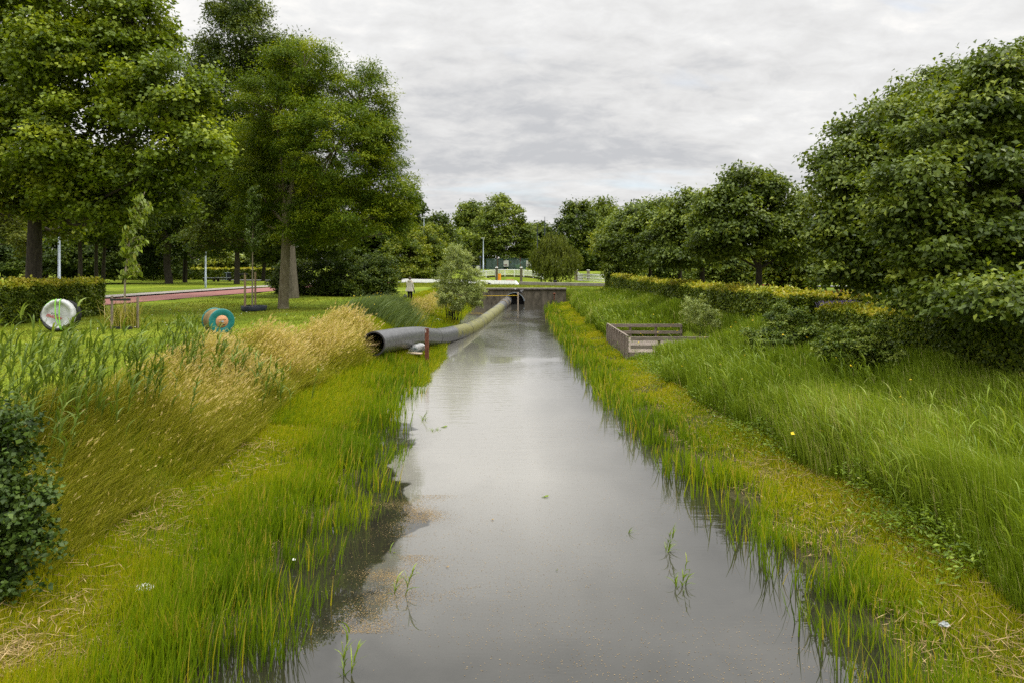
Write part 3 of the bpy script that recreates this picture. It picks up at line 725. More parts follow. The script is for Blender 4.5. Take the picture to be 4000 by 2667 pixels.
# ---- trees along and beyond the red path
for (px, Y, trk, lo, mt, lab) in [
    (310, 58, .20, [lb(300, 800, 150, 110, 58), lb(230, 880, 130, 80, 57), lb(420, 820, 120, 110, 59)], M_maple, "slim trunked tree close right of the bluish lamp post behind the left hedge"),
    (378, 60, .17, [lb(400, 760, 130, 130, 60), lb(370, 900, 90, 60, 60)], M_dark, "slender dark trunk, left one of the close pair behind the hedge end"),
    (403, 61, .18, [lb(470, 840, 120, 110, 61), lb(540, 760, 120, 120, 61)], M_dark, "slender dark trunk, right one of the close pair behind the hedge end"),
    (660, 86, .48, [lb(600, 760, 170, 170, 84), lb(740, 800, 150, 150, 86), lb(660, 930, 120, 70, 84)], M_dark, "stout dark trunked tree on the grass left of the bench slabs"),
    (722, 92, .32, [lb(760, 840, 130, 150, 91), lb(740, 960, 90, 60, 90), lb(800, 930, 85, 62, 71)], M_dark, "dark tree just right of the stout trunk, in front of the far hedge"),
    (925, 83, .36, [lb(900, 860, 150, 130, 83), lb(1000, 930, 130, 70, 83), lb(830, 960, 90, 45, 84)], M_dark, "leaning dark tree right of the black litter bin"),
    (1028, 100, .28, [lb(1040, 900, 120, 130, 100), lb(1060, 1000, 90, 40, 100)], M_dark, "thin tree at the right end of the far clipped hedge")]:
    b = W(px, 1100, Y)
    tree("park_tree", lab, (b[0], Y, 1.7), trk, 1.7 + (1100 - 985) * Y / F * .9 if False else max(4.3, 4.1 + (1035 - 930) * Y / F), lo, 180, 80, 1.0, .0042 * Y, mt, M_bark_dark, group="trees beside the red path", asp=.6, tmean=.40, flat=.9)
tree("amber_tree", "yellowish olive tree at the left picture edge behind the maple", (W(-40, 1100, 46)[0], 46, 1.7), .25, 5.5,
     [lb(20, 830, 110, 110, 46), lb(-120, 760, 150, 150, 46), lb(60, 950, 90, 60, 46), lb(90, 740, 90, 80, 47)], 130, 80, .6, .2, M_weep, M_bark_dark, tmean=.55)
# dense wood behind everything on the left
k = 0
for (px, Y, top, wpx, mt, lab) in [(-150, 118, 640, 260, M_dark, "darkest wall like tree of the wood, at the left edge"), (180, 124, 600, 250, M_dark, "broad dark tree of the wood behind the bluish lamp post"), (430, 118, 620, 240, M_dark, "dark tree of the wood behind the pair of slender trunks"),
                                   (640, 130, 640, 220, M_far, "paler tree of the wood behind the stout trunk"), (860, 134, 640, 230, M_far, "paler tree of the wood behind the bench slabs"), (1090, 130, 600, 220, M_dark, "dark tree of the wood behind the pale ash trunk"), (1330, 125, 640, 230, M_dark, "dark tree of the wood behind the round dark shrubs"), (1500, 122, 800, 190, M_dark, "lower dark tree at the right end of the wood, left of the yellow green trees")]:
    b = W(px, 1100, Y)
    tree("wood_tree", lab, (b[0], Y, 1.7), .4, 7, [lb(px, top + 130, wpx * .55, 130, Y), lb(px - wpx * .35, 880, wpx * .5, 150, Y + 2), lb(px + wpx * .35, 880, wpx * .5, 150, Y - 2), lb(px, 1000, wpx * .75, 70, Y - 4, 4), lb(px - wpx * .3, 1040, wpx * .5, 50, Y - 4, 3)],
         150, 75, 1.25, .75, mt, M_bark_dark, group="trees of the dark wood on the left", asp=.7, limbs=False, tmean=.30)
for (px, Y, lab) in [(-60, 78, 'dark undergrowth shrub at the left edge behind the maple trunk'), (170, 82, 'dark undergrowth shrub right of the maple trunk'), (330, 84, 'dark undergrowth shrub behind the slim trunk by the lamp'), (480, 88, 'dark undergrowth shrub behind the hedge end'), (600, 100, 'dark undergrowth shrub left of the stout trunk')]:
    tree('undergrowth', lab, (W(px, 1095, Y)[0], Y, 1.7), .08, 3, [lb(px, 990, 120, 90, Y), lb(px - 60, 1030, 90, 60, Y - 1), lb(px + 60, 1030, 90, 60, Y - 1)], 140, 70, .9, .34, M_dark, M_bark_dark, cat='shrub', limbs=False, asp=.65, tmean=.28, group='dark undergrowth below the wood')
for (px, py, rx, ry, Y, mt, lab) in [(830, 1010, 130, 50, 112, M_yellow, "light green shrub behind the far hedge above the bench slabs"), (960, 1020, 120, 45, 114, M_willow, "shrub with pale blossoms behind the far hedge")]:
    tree("garden_shrub", lab, (W(px, 1090, Y)[0], Y, 1.7), .1, 2.5, [lb(px, py, rx, ry, Y), lb(px - rx * .6, py + 25, rx * .5, ry * .7, Y), lb(px + rx * .6, py + 25, rx * .5, ry * .7, Y)], 70, 70, .8, .45, mt, M_bark_dark, cat='shrub', limbs=False, asp=.6, tmean=.4)
# dark round shrubs under the ash
for (px, py, rx, ry, Y, lab) in [(1230, 1090, 110, 75, 54, "dark rounded shrub just right of the rear ash trunk"), (1370, 1085, 110, 85, 53, "dark glossy shrub in the middle of the clump under the ash"), (1480, 1080, 75, 85, 54, "lighter edged shrub at the right end of the clump under the ash"), (1130, 1090, 60, 70, 57, "dark shrub between the two ash trunks")]:
    tree("dark_shrub", lab, (W(px, 1160, Y)[0], Y, 1.7), .06, 2.4, [lb(px, py, rx, ry, Y), lb(px - rx * .45, py + 30, rx * .6, ry * .55, Y - .5), lb(px + rx * .45, py + 30, rx * .6, ry * .55, Y - .5), lb(px, py + 55, rx * .9, 22, Y - .8)],
         150, 75, .42, .17, M_dark, M_bark_dark, group="dark shrubs under the ash", cat='shrub', asp=.6, nstem=3, tmean=.36)
# yellow green trees right of the ash
for (px, py, rx, ry, Y, mt, lab) in [(1590, 1000, 90, 72, 106, M_yellow, "yellow green spreading tree left of the tall grey lamp post"), (1672, 985, 72, 82, 110, M_yellow, "bright yellow green tree right of the tall grey lamp post")]:
    tree("golden_tree", lab, (W(px, 1100, Y)[0], Y, 1.7), .15, 3, [lb(px, py, rx, ry, Y), lb(px - 50, py + 40, 60, 45, Y - 1), lb(px + 40, py + 45, 55, 40, Y - 1), lb(px + 10, py - 50, 55, 45, Y), lb(px, 1070, 85, 30, Y - 1, 3)], 260, 70, .8, .34, mt, M_bark_dark, group="yellow green trees behind the person", asp=.5, tmean=.42)
# ---- far trees across the road
for (name, px, top, bot, half, Y, mt, lab) in [
    ("far_tree", 1690, 845, 1060, 85, 118, M_dark, "dark domed tree behind the yellow green trees"),
    ("far_tree", 1840, 780, 1050, 70, 195, M_far, "tall grey green poplar crown peeping up left of the biggest far tree"),
    ("far_tree", 1960, 765, 1050, 115, 168, M_far, "biggest far tree, broad and rounded, behind the bus shelter"),
    ("far_tree", 1805, 905, 1050, 72, 176, M_maple, "fresh green low tree left of the bus shelter"),
    ("far_tree", 1740, 900, 1050, 60, 170, M_far, "far tree between the dark dome and the fresh green low tree"),
    ("far_tree", 2110, 870, 1050, 60, 185, M_dark, "dark tree in the gap behind the black masts"),
    ("far_tree", 2265, 790, 1050, 100, 150, M_dark, "dark oak like tree right of the black masts"),
    ("far_tree", 2350, 770, 1045, 70, 165, M_far, "tall tree top behind the dark oak like tree"),
    ("far_tree", 2460, 800, 1050, 80, 150, M_far, "far green tree above the right hand row"),
    ("far_tree", 2580, 790, 1050, 90, 160, M_far, "rightmost far tree top showing above the right hand row")]:
    hgh = bot - top
    tree(name, lab, (W(px, 1050, Y)[0], Y, 2.7), .3, 6.5, [lb(px, top + hgh * .30, half * .80, hgh * .28, Y), lb(px - half * .42, top + hgh * .55, half * .68, hgh * .30, Y - 1), lb(px + half * .42, top + hgh * .52, half * .68, hgh * .30, Y - 1), lb(px + half * .1, top + hgh * .75, half * .95, hgh * .26, Y - 2), lb(px, top + hgh * .5, half * .7, hgh * .35, Y - 1), lb(px, bot - 12, half * 1.1, 26, Y - 2, 3)],
         300, 62, 1.35, .0034 * Y, mt, M_bark_dark, group="trees beyond the road", asp=.7, limbs=True, tmean=.45, flat=.9)
tree("pale_tree", "pale yellow tree top behind the near end of the right hand row", (W(2370, 1050, 112)[0], 112, 2), .2, 5, [lb(2380, 930, 50, 55, 112), lb(2350, 965, 45, 45, 112), lb(2420, 980, 55, 60, 112)], 110, 60, .9, .36, M_yellow, M_bark_dark, asp=.6, tmean=.62)
# weeping willow
def weeping(name, label, px, pb, Y, lobes, nst):
    b = W(px, pb, Y); b[2] = hgt(b[0], Y) - .05
    root = empty(name, b); tag(root, label, 'tree')
    C, lid, D = crown_clumps(lobes, nst, .15)
    nl = 16; n = len(C) * nl; ci = np.repeat(np.arange(len(C)), nl); tt = np.tile(np.linspace(0, 1, nl), len(C))
    ln = (rng.uniform(.8, 2.2, len(C)))[ci]
    P = C[ci] + D[ci] * np.array([1, 1, 0]) * (.35 * tt ** .5)[:, None]; P[:, 2] -= ln * tt; P += rng.normal(0, .09, (n, 3))
    P[:, 2] = np.maximum(P[:, 2], b[2] + .9)
    A = np.array([0, 0, -1.0]) + rng.normal(0, .35, (n, 3)); N = D[ci] + rng.normal(0, .6, (n, 3))
    v, q, t = leaf_quads(P, A, N, rng.uniform(.3, .5, n), rng.uniform(.09, .15, n), np.clip(rng.normal(.45, .17, n) + rng.normal(0, .12, len(C))[ci], 0, 1))
    link("crown", np_mesh("crown", v - b, q, M_weep, tint=t), root)
    T = [(curve_pts([b, b + np.array([.05, 0, 2.2]), b + np.array([.1, 0, 5.0])], 7) - b, list(np.linspace(.28, .10, 7)), 8)]
    for i in range(0, len(C), 6): T.append((np.array([b + np.array([.05, 0, 2.6]), (b + np.array([0, 0, 3.2])) * .4 + C[i] * .6 + np.array([0, 0, .4]), C[i]]) - b, [.08, .04, .015], 5))
    tubes_mesh("trunk", T, M_bark_dark, root)
weeping("weeping_willow", "weeping willow with drooping olive strands beside the white footbridge", 2167, 1105, 98,
        [lb(2165, 950, 50, 45, 98), lb(2130, 1000, 55, 40, 98), lb(2205, 1000, 60, 40, 98), lb(2170, 1020, 75, 40, 97)], 900)

# ---- right hand row of trees, near to far
rt = dict(asp=.62, flat=.85, droop=.45)
tree("row_tree", "nearest and darkest tree of the right row, boughs hanging over the hedge", (13.0, 16.5, 1.7), .24, 4.2,
     [lb(3960, 420, 250, 220, 16.5), lb(3700, 560, 200, 200, 16.5), lb(3560, 800, 180, 170, 16), lb(3900, 780, 300, 260, 16), lb(4150, 400, 250, 250, 17), lb(3700, 980, 230, 150, 15.6), lb(4050, 1010, 260, 150, 16), lb(3980, 1130, 140, 80, 15.2), lb(4200, 750, 250, 300, 17), lb(3860, 1190, 170, 70, 13.4, 1.1), lb(3640, 1180, 120, 50, 15, 1.0)],
     620, 130, .42, .135, M_chest, M_bark_dark, group="trees of the right hand row", **rt)
tree("row_tree", "second tree of the right row, tall rounded crown left of the darkest one", (12.6, 22.5, 1.7), .22, 4.4,
     [lb(3500, 540, 200, 150, 22.5), lb(3350, 700, 160, 160, 22), lb(3620, 480, 170, 150, 23), lb(3440, 900, 220, 170, 21.5), lb(3260, 880, 110, 110, 22), lb(3600, 760, 220, 220, 22), lb(3330, 1060, 170, 90, 21.5), lb(3560, 1090, 170, 90, 21.5), lb(3760, 400, 160, 150, 24)],
     540, 120, .50, .155, M_chest, M_bark_dark, group="trees of the right hand row", **rt)
tree("row_tree", "third tree of the right row, rounded crown on a visible trunk behind the hedge", (11.6, 32, 1.7), .19, 3.9,
     [lb(2930, 740, 130, 85, 32), lb(2830, 850, 130, 110, 31.5), lb(3020, 830, 130, 110, 32), lb(2920, 930, 190, 90, 31.5), lb(2780, 960, 80, 70, 32), lb(3080, 960, 90, 80, 32)],
     330, 100, .50, .17, M_chest, M_bark_dark, group="trees of the right hand row", **rt)
tree("row_tree", "fourth tree of the right row, wide crown left of the visible trunk", (11.2, 40, 1.7), .18, 3.9,
     [lb(2690, 830, 110, 75, 40), lb(2620, 910, 100, 85, 40), lb(2740, 930, 120, 90, 40), lb(2660, 1000, 130, 60, 39.5)], 260, 90, .58, .19, M_chest, M_bark_dark, group="trees of the right hand row", **rt)
tree("row_tree", "fifth tree of the right row, between the wide crown and the far end", (11.8, 47.5, 1.7), .18, 3.9,
     [lb(2590, 860, 90, 65, 48), lb(2530, 930, 90, 75, 48), lb(2600, 980, 100, 70, 47)], 220, 85, .62, .21, M_chest, M_bark_dark, group="trees of the right hand row", **rt)
tree("row_tree", "sixth tree of the right row, second from its far end", (11.6, 57, 1.7), .18, 4.0,
     [lb(2500, 870, 90, 70, 57), lb(2440, 940, 80, 75, 57), lb(2510, 990, 100, 70, 56)], 220, 80, .66, .24, M_chest, M_bark_dark, group="trees of the right hand row", **rt)
tree("row_tree", "seventh tree at the far end of the right row, low boughs beside the white bridge", (11.6, 67, 1.7), .18, 4.0,
     [lb(2420, 930, 75, 70, 67), lb(2390, 985, 60, 45, 67), lb(2450, 1020, 80, 70, 66), lb(2420, 1055, 50, 30, 66)], 220, 80, .70, .27, M_chest, M_bark_dark, group="trees of the right hand row", tmean=.5, **rt)
# garden shrubs behind the right row
for (px, py, rx, ry, Y, mt, lab) in [(3130, 1010, 170, 80, 48, M_yellow, "sunny yellow green shrub behind the third row tree"), (3500, 1010, 250, 130, 40, M_dark, "dark shrub wall behind the second row tree"), (2850, 1040, 130, 50, 60, M_far, "green shrub behind the fourth row tree"),
                                     (3950, 1000, 350, 250, 30, M_dark, "dark shrub wall at the right edge behind the hedge"), (2640, 1050, 120, 50, 75, M_far, "green shrub behind the fifth row tree"), (3300, 900, 250, 200, 60, M_dark, "tall dark shrub behind the gap between second and third row trees")]:
    s = Y / F
    tree("garden_shrub", lab, (W(px, 1100, Y)[0], Y, 1.7), .08, 2.6, [lb(px, py, rx, ry, Y), lb(px - rx * .5, py + ry * .4, rx * .5, ry * .6, Y), lb(px + rx * .5, py + ry * .4, rx * .5, ry * .6, Y), lb(px, 1090, rx * .9, 40, Y)],
         130, 70, .75, .30, mt, M_bark_dark, cat='shrub', limbs=False, asp=.6, tmean=.38, group="shrubs in the garden on the right")

# ------------------------------------------------------------------ bushes near the water
def bush(name, label, base, lobes, nclump, per, cr, leaf, asp, mleaf, stems, sr, group=None, cat='bush', tmean=.45, upright=False):
    base = np.array(base, float); base[2] = hgt(base[0], base[1]) - .03
    root = empty(name, base); tag(root, label, cat, group)
    C, lid, D = crown_clumps(lobes, nclump, .3)
    v, q, t = crown_leaves(C, D, per, cr, leaf, asp, flat=1.3 if upright else .7, droop=-.5 if upright else .2, tmean=tmean)
    link("foliage", np_mesh("foliage", v - base, q, mleaf, tint=t), root)
    T = []
    for i in rng.choice(len(C), min(stems, len(C)), replace=False):
        e = C[i]; o = np.array([rng.normal(0, sr * 8), rng.normal(0, sr * 7), 0]); m_ = base + o + (e - base) * .45 * np.array([.7, .7, 1.2])
        T.append((curve_pts([base + o, m_, e], 6) - base, list(np.linspace(sr * .7, sr * .2, 6)), 5))
    tubes_mesh("stems", T, M_bark_dark, root)
    return root
bush("willow_bush", "silvery green willow bush growing at the waterline left of the pipe", G(1770, 1250, .2), [lb(1790, 1060, 60, 70, 46.5), lb(1750, 1110, 55, 60, 46.5), lb(1840, 1120, 60, 60, 46.5), lb(1790, 1170, 85, 45, 46), lb(1770, 1000, 28, 45, 46.5), lb(1815, 1010, 22, 40, 46.5), lb(1850, 1180, 45, 30, 46)],
     420, 60, .26, .15, .26, M_willow, 34, .03, upright=True, tmean=.5)
bush("young_willow", "young willow shoots among the reeds behind the wooden platform", (W(2720, 1270, 29)[0] + .2, 29.5, 1), [lb(2720, 1230, 60, 45, 29), lb(2690, 1190, 22, 30, 29), lb(2740, 1185, 22, 35, 29), lb(2790, 1250, 30, 30, 29)], 110, 30, .17, .10, .35, M_willow, 16, .012, upright=True)
bush("leafy_bush", "larger leafy bush before the corner of the right hedge", (W(3070, 1330, 21)[0], 21, 1), [lb(3060, 1290, 80, 70, 21), lb(3100, 1340, 110, 50, 20.5), lb(3020, 1350, 80, 45, 20.5), lb(3060, 1225, 35, 40, 21), lb(2960, 1320, 60, 45, 21), lb(3130, 1260, 50, 50, 20.5), lb(3170, 1330, 70, 50, 20)], 300, 44, .20, .085, .5, M_hedgebush, 26, .012, tmean=.46)
bush("leafy_bush", "bright leafy bush at the foot of the near right hedge", (W(3350, 1380, 17)[0], 16.5, 1), [lb(3350, 1345, 90, 60, 16.5), lb(3420, 1300, 40, 45, 16.5), lb(3260, 1370, 80, 40, 16.5), lb(3430, 1370, 60, 35, 16.5), lb(3300, 1310, 45, 45, 16.5), lb(3500, 1400, 60, 35, 16)], 240, 42, .17, .08, .5, M_hedgebush, 20, .010, tmean=.55)
bush("bramble", "dark leafy bramble at the lower left picture edge", (-5.95, 8.0, .4), [lb(10, 1800, 90, 110, 8.0), lb(50, 1990, 110, 120, 7.9), lb(0, 2160, 120, 130, 7.8), lb(-150, 1950, 180, 250, 8.0), lb(130, 1930, 70, 50, 7.9), lb(-20, 1690, 60, 70, 8.2), lb(120, 2090, 70, 60, 7.8), lb(60, 2280, 80, 50, 7.7), lb(90, 1760, 35, 40, 8), lb(160, 1860, 40, 30, 7.9), lb(180, 2030, 40, 35, 7.8), lb(20, 1600, 30, 50, 8.1), lb(190, 2150, 40, 30, 7.7), lb(110, 1680, 25, 40, 8)], 330, 36, .19, .062, .8, M_bramble, 30, .010, tmean=.42)

# ------------------------------------------------------------------ hedges
def hedge(name, label, path, width, nleaf, leaf, group=None, side=1, mat=None):
    """path: rows (x, y, top height above the ground); the face seen is on the 'side' of the path"""
    P = np.array(path, float); root = empty(name, (P[0, 0], P[0, 1], hgt(P[0, 0], P[0, 1]))); tag(root, label, 'hedge', group)
    seglen = np.linalg.norm(np.diff(P[:, :2], axis=0), axis=1); cum = np.concatenate([[0], np.cumsum(seglen)])
    tot = cum[-1]
    def at(s):
        x = np.interp(s, cum, P[:, 0]); y = np.interp(s, cum, P[:, 1]); h = np.interp(s, cum, P[:, 2])
        e = .05; x2 = np.interp(np.minimum(s + e, tot), cum, P[:, 0]) - np.interp(np.maximum(s - e, 0), cum, P[:, 0]); y2 = np.interp(np.minimum(s + e, tot), cum, P[:, 1]) - np.interp(np.maximum(s - e, 0), cum, P[:, 1])
        l = np.hypot(x2, y2) + 1e-9; return x, y, h, -y2 / l, x2 / l
    # solid core filling the hedge, near black in place of shade inside
    mb = MB(); ns = max(8, int(tot / .6)); S = np.linspace(0.06, tot - .06, ns); vs = []; fs = []
    x, y, h, nx_, ny_ = at(S)
    for i in range(ns):
        g0 = hgt(x[i], y[i]) - .05
        hw = width / 2 - .09
        for (o, zz) in ((-hw, 0), (-hw, h[i] - .12), (hw, h[i] - .12), (hw, 0)):
            vs.append((x[i] + nx_[i] * o - root.location[0], y[i] + ny_[i] * o - root.location[1], g0 + zz - root.location[2]))
    for i in range(ns - 1):
        for k in range(4): fs.append((i * 4 + k, i * 4 + (k + 1) % 4, i * 4 + 4 + (k + 1) % 4, i * 4 + 4 + k))
    fs += [(0, 1, 2, 3), tuple(4 * (ns - 1) + j for j in (3, 2, 1, 0))]
    mb.add(vs, fs); mb.build("opaque_core", M_core, root)
    # leaves over both faces, the top and the ends
    s = rng.uniform(0, tot, nleaf); x, y, h, nx_, ny_ = at(s)
    face = rng.choice(4, nleaf, p=[.52, .10, .32, .06])
    o = np.zeros(nleaf); zz = np.zeros(nleaf)
    u = rng.random(nleaf)
    hv = h + .05 * np.sin(s * 3.1) + .04 * np.sin(s * 7.3 + 1)
    o = np.where(face == 0, side * width / 2, np.where(face == 1, -side * width / 2, (u - .5) * width)); zz = np.where(face < 2, u * hv, hv)
    endm = face == 3
    s2 = np.where(rng.random(nleaf) < .5, 0, tot); xe, ye, he, nxe, nye = at(s2)
    x = np.where(endm, xe, x); y = np.where(endm, ye, y); nx_ = np.where(endm, nxe, nx_); ny_ = np.where(endm, nye, ny_)
    v2 = rng.random(nleaf); o = np.where(endm, (v2 - .5) * width, o); zz = np.where(endm, u * he, zz)
    bump = .05 * np.sin(s * 4.7 + zz * 5) + rng.normal(0, .04, nleaf)
    nrm = np.where((face == 0)[:, None], np.stack([nx_ * side, ny_ * side, .35 + 0 * x], 1), np.where((face == 1)[:, None], np.stack([-nx_ * side, -ny_ * side, .35 + 0 * x], 1), np.stack([0 * x, 0 * x, 1 + 0 * x], 1)))
    tng = np.stack([ny_, -nx_, 0 * x], 1) * np.where(s2 == 0, -1, 1)[:, None]
    nrm = np.where(endm[:, None], -tng + np.array([0, 0, .35]), nrm)
    Pp = np.stack([x + nx_ * o, y + ny_ * o, hgt(x, y) + zz], 1) + nrm * bump[:, None]
    spr = (face == 2) & (rng.random(nleaf) < .10); Pp[spr, 2] += rng.uniform(.02, .16, spr.sum())
    A = rng.normal(size=(nleaf, 3)) + np.array([0, 0, -.5]); A[spr] = np.array([0, 0, 1]) + rng.normal(0, .4, (spr.sum(), 3))
    N = nrm + rng.normal(0, .45, (nleaf, 3))
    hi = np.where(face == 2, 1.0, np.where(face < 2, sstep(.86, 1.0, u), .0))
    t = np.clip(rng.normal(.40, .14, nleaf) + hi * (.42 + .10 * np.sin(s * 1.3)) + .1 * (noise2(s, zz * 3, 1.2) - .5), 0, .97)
    Ls = leaf * rng.uniform(.6, 1.3, nleaf)
    v, q, t = leaf_quads(Pp - np.array(root.location), A, N, Ls, Ls * .68, t)
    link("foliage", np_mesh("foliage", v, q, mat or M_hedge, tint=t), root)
    return root
hedge("clipped_hedge", "clipped beech hedge beside the white wrapped reel on the left lawn", [(-20.6, 18, 1.6), (-20.5, 26, 1.6), (-20.3, 33.0, 1.6)], 1.2, 42000, .11, side=-1)
hedge("clipped_hedge", "long low hedge far back behind the bench slabs", [(-62, 106, 1.75), (-46, 107, 1.75), (-36, 108, 1.75)], 1.4, 9000, .32, side=-1)
hedge("clipped_hedge", "farther clipped hedge on the right, running along the reeds to the white bridge", [(10.2, 70, 1.5), (9.9, 60, 1.35), (10.0, 46, 1.25), (10.2, 36, 1.35), (10.6, 27.5, 1.42), (10.9, 25.4, 1.30)], 1.25, 52000, .13, side=-1)
hedge("clipped_hedge", "hedge arm turning off to the right above the leafy bush", [(10.9, 25.6, 1.28), (12.6, 25.4, 1.25), (14.5, 25.3, 1.22)], 1.1, 9000, .12, side=-1)
hedge("clipped_hedge", "nearest clipped hedge on the right under the darkest boughs", [(11.9, 23.5, .95), (10.9, 22.9, .95), (10.45, 21.6, 1.0), (10.4, 18.5, 1.15), (10.4, 15.5, 1.32), (10.4, 12, 1.42), (10.4, 7.5, 1.45)], 1.2, 60000, .085, side=-1)

# flower beds inside the right garden
def bed():
    n = 26000; Y = rng.uniform(24, 62, n); X = rng.uniform(12.4, 19, n) + (Y - 24) * .08
    m_ = noise2(X, Y, .9, 2); Z = hgt(X, Y) + rng.random(n) * (.25 + .75 * m_)
    P = np.stack([X, Y, Z], 1); A = rng.normal(size=(n, 3)) + np.array([0, 0, .4]); N = np.array([0, 0, 1.]) + rng.normal(0, .6, (n, 3))
    t = np.clip(rng.normal(.38, .16, n) + .55 * (noise2(X, Y, .55, 4) > .62), 0, 1)
    return [leaf_quads(P, A, N, rng.uniform(.12, .25, n), rng.uniform(.07, .14, n), t)]
stuff("garden_ground_cover", bed(), M_bed)
def lav():
    n = 1500; c = W(3290, 1190, 24.3); X = c[0] + rng.normal(0, .35, n).clip(-.5, .6); Y = 24.35 + rng.normal(0, .25, n).clip(-.5, .5); Z = hgt(X, Y)
    b = np.stack([X, Y, Z], 1)
    return b, blades(b, rng.uniform(.95, 1.2, n), np.full(n, .03), rng.uniform(0, 6.28, n), rng.uniform(.1, .5, n), 3, rng.normal(.2, .08, n).clip(0, 1), tip=.6, along=lambda t: .75 * max(0, t - .3))
b_, l_ = lav(); o = link("lavender", np_mesh("lavender", l_[0], l_[1], M_lav, tint=l_[2])); tag(o, "violet lavender clump between the two right hedges", "plant")

# ------------------------------------------------------------------ reed clumps and single stems (left crest and in the water)
def reed_plant(name, label, x, y, nst, spread, hmin, hmax, mat, group=None, leaf=.42, lw=.022, leanx=.25, cat='reeds'):
    z0 = float(hgt(x, y)) - .03; root_loc = np.array([x, y, z0])
    bx_ = x + rng.normal(0, spread, nst); by_ = y + rng.normal(0, spread * .8, nst); bz = np.maximum(hgt(bx_, by_), -.3) - .02
    hh = rng.uniform(hmin, hmax, nst); ld = rng.normal(0, .9, nst); le = rng.uniform(.05, .4, nst) + leanx * .5
    B = np.stack([bx_, by_, bz], 1)
    st = blades(B, hh, np.full(nst, .010), ld, le, 5, np.clip(rng.normal(.35, .1, nst), 0, .9))
    cen = st[0].reshape(nst, 6, 2, 3).mean(2); parts = [st]
    for lv in range(9):
        f = rng.uniform(.28, 1.0, nst); i0 = np.minimum((f * 5).astype(int), 4); fr = f * 5 - i0
        bb = cen[np.arange(nst), i0] * (1 - fr)[:, None] + cen[np.arange(nst), i0 + 1] * fr[:, None]
        L = leaf * rng.uniform(.6, 1.2, nst) * (1.1 - .35 * f)
        parts.append(blades(bb, L, np.full(nst, lw) * rng.uniform(.7, 1.2, nst), rng.normal(.1, 1.3, nst), rng.uniform(.7, 1.7, nst), 4, np.clip(rng.normal(.5, .16, nst), 0, .93), tip=.05, droop=.12))
    v, q, t = join(parts)
    o = link(name, np_mesh(name, v - root_loc, q, mat, tint=t)); o.location = root_loc
    return tag(o, label, cat, group)
gR = "reed clumps on the left bank"
for (px, py, Y, n, sp, h0, h1, lab) in [
    (60, 1700, 10.2, 40, .40, 1.3, 1.9, "dense reed clump at the left picture edge above the bramble"),
    (320, 1700, 11.3, 26, .26, 1.6, 2.1, "tall reed clump in front of the white wrapped reel"),
    (555, 1620, 12.8, 26, .22, 1.3, 1.75, "upright tuft of reeds below the staked sapling"),
    (190, 1650, 11.8, 22, .3, 1.0, 1.5, "reed clump between the left edge clump and the tall one"),
    (700, 1480, 15.2, 26, .38, 1.2, 1.7, "reed clump left of the teal reel"),
    (850, 1440, 16.6, 30, .45, 1.0, 1.5, "reed clump below the teal reel"),
    (1000, 1420, 17.6, 26, .42, 1.0, 1.4, "reed clump right of the teal reel in dry grass")]:
    p = W(px, py, Y); reed_plant("reed_clump", lab, p[0], Y, int(n * 1.05), sp * 1.15, h0, h1, M_reedclump, gR, leaf=.46, lw=.034)
def bluepatch():
    n = 2600; Y = rng.uniform(30.5, 38.5, n); X = -6.4 + (Y - 34) * .06 + rng.normal(0, .55, n); Z = hgt(X, Y); b = np.stack([X, Y, Z], 1); hh = rng.uniform(.8, 1.35, n)
    a = blades(b, hh, np.full(n, .035), rng.normal(.1, .4, n), rng.uniform(.5, 1.3, n), 4, np.clip(rng.normal(.5, .18, n), 0, 1))
    return [a]
stuff("bluish_reeds", bluepatch(), M_bluereed)
gW = "single reed shoots standing in the water"
for (px, py, n, h0, h1, lab) in [
    (1545, 2320, 2, .55, .75, "forked reed shoot standing alone in the scum by the left bank"),
    (1340, 2640, 3, .6, .9, "reed shoot at the bottom picture edge left of the open water"),
    (1700, 1680, 5, .22, .4, "small leafy tuft bent over in mid water"),
    (1755, 1905, 1, .22, .26, "single green blade standing in mid water"),
    (1535, 2150, 1, .35, .4, "thin shoot standing in the pale scum drift"),
    (1655, 1640, 3, .4, .6, "thin shoots just off the left grass edge"),
    (2430, 1700, 2, .4, .6, "thin shoots just off the right grass edge, farther pair"),
    (2440, 2080, 1, .3, .35, "dark shoot near the right grass edge"),
    (2600, 2150, 3, .5, .7, "leafy shoots leaning out from the right water edge"),
    (2660, 2290, 3, .5, .75, "shoots in front of the right water edge, nearest")]:
    p = G(px, py, 0); reed_plant("reed_shoot", lab, p[0], p[1], n, .04 if n > 1 else .0, h0, h1, M_reed, gW, leaf=.26, lw=.017)

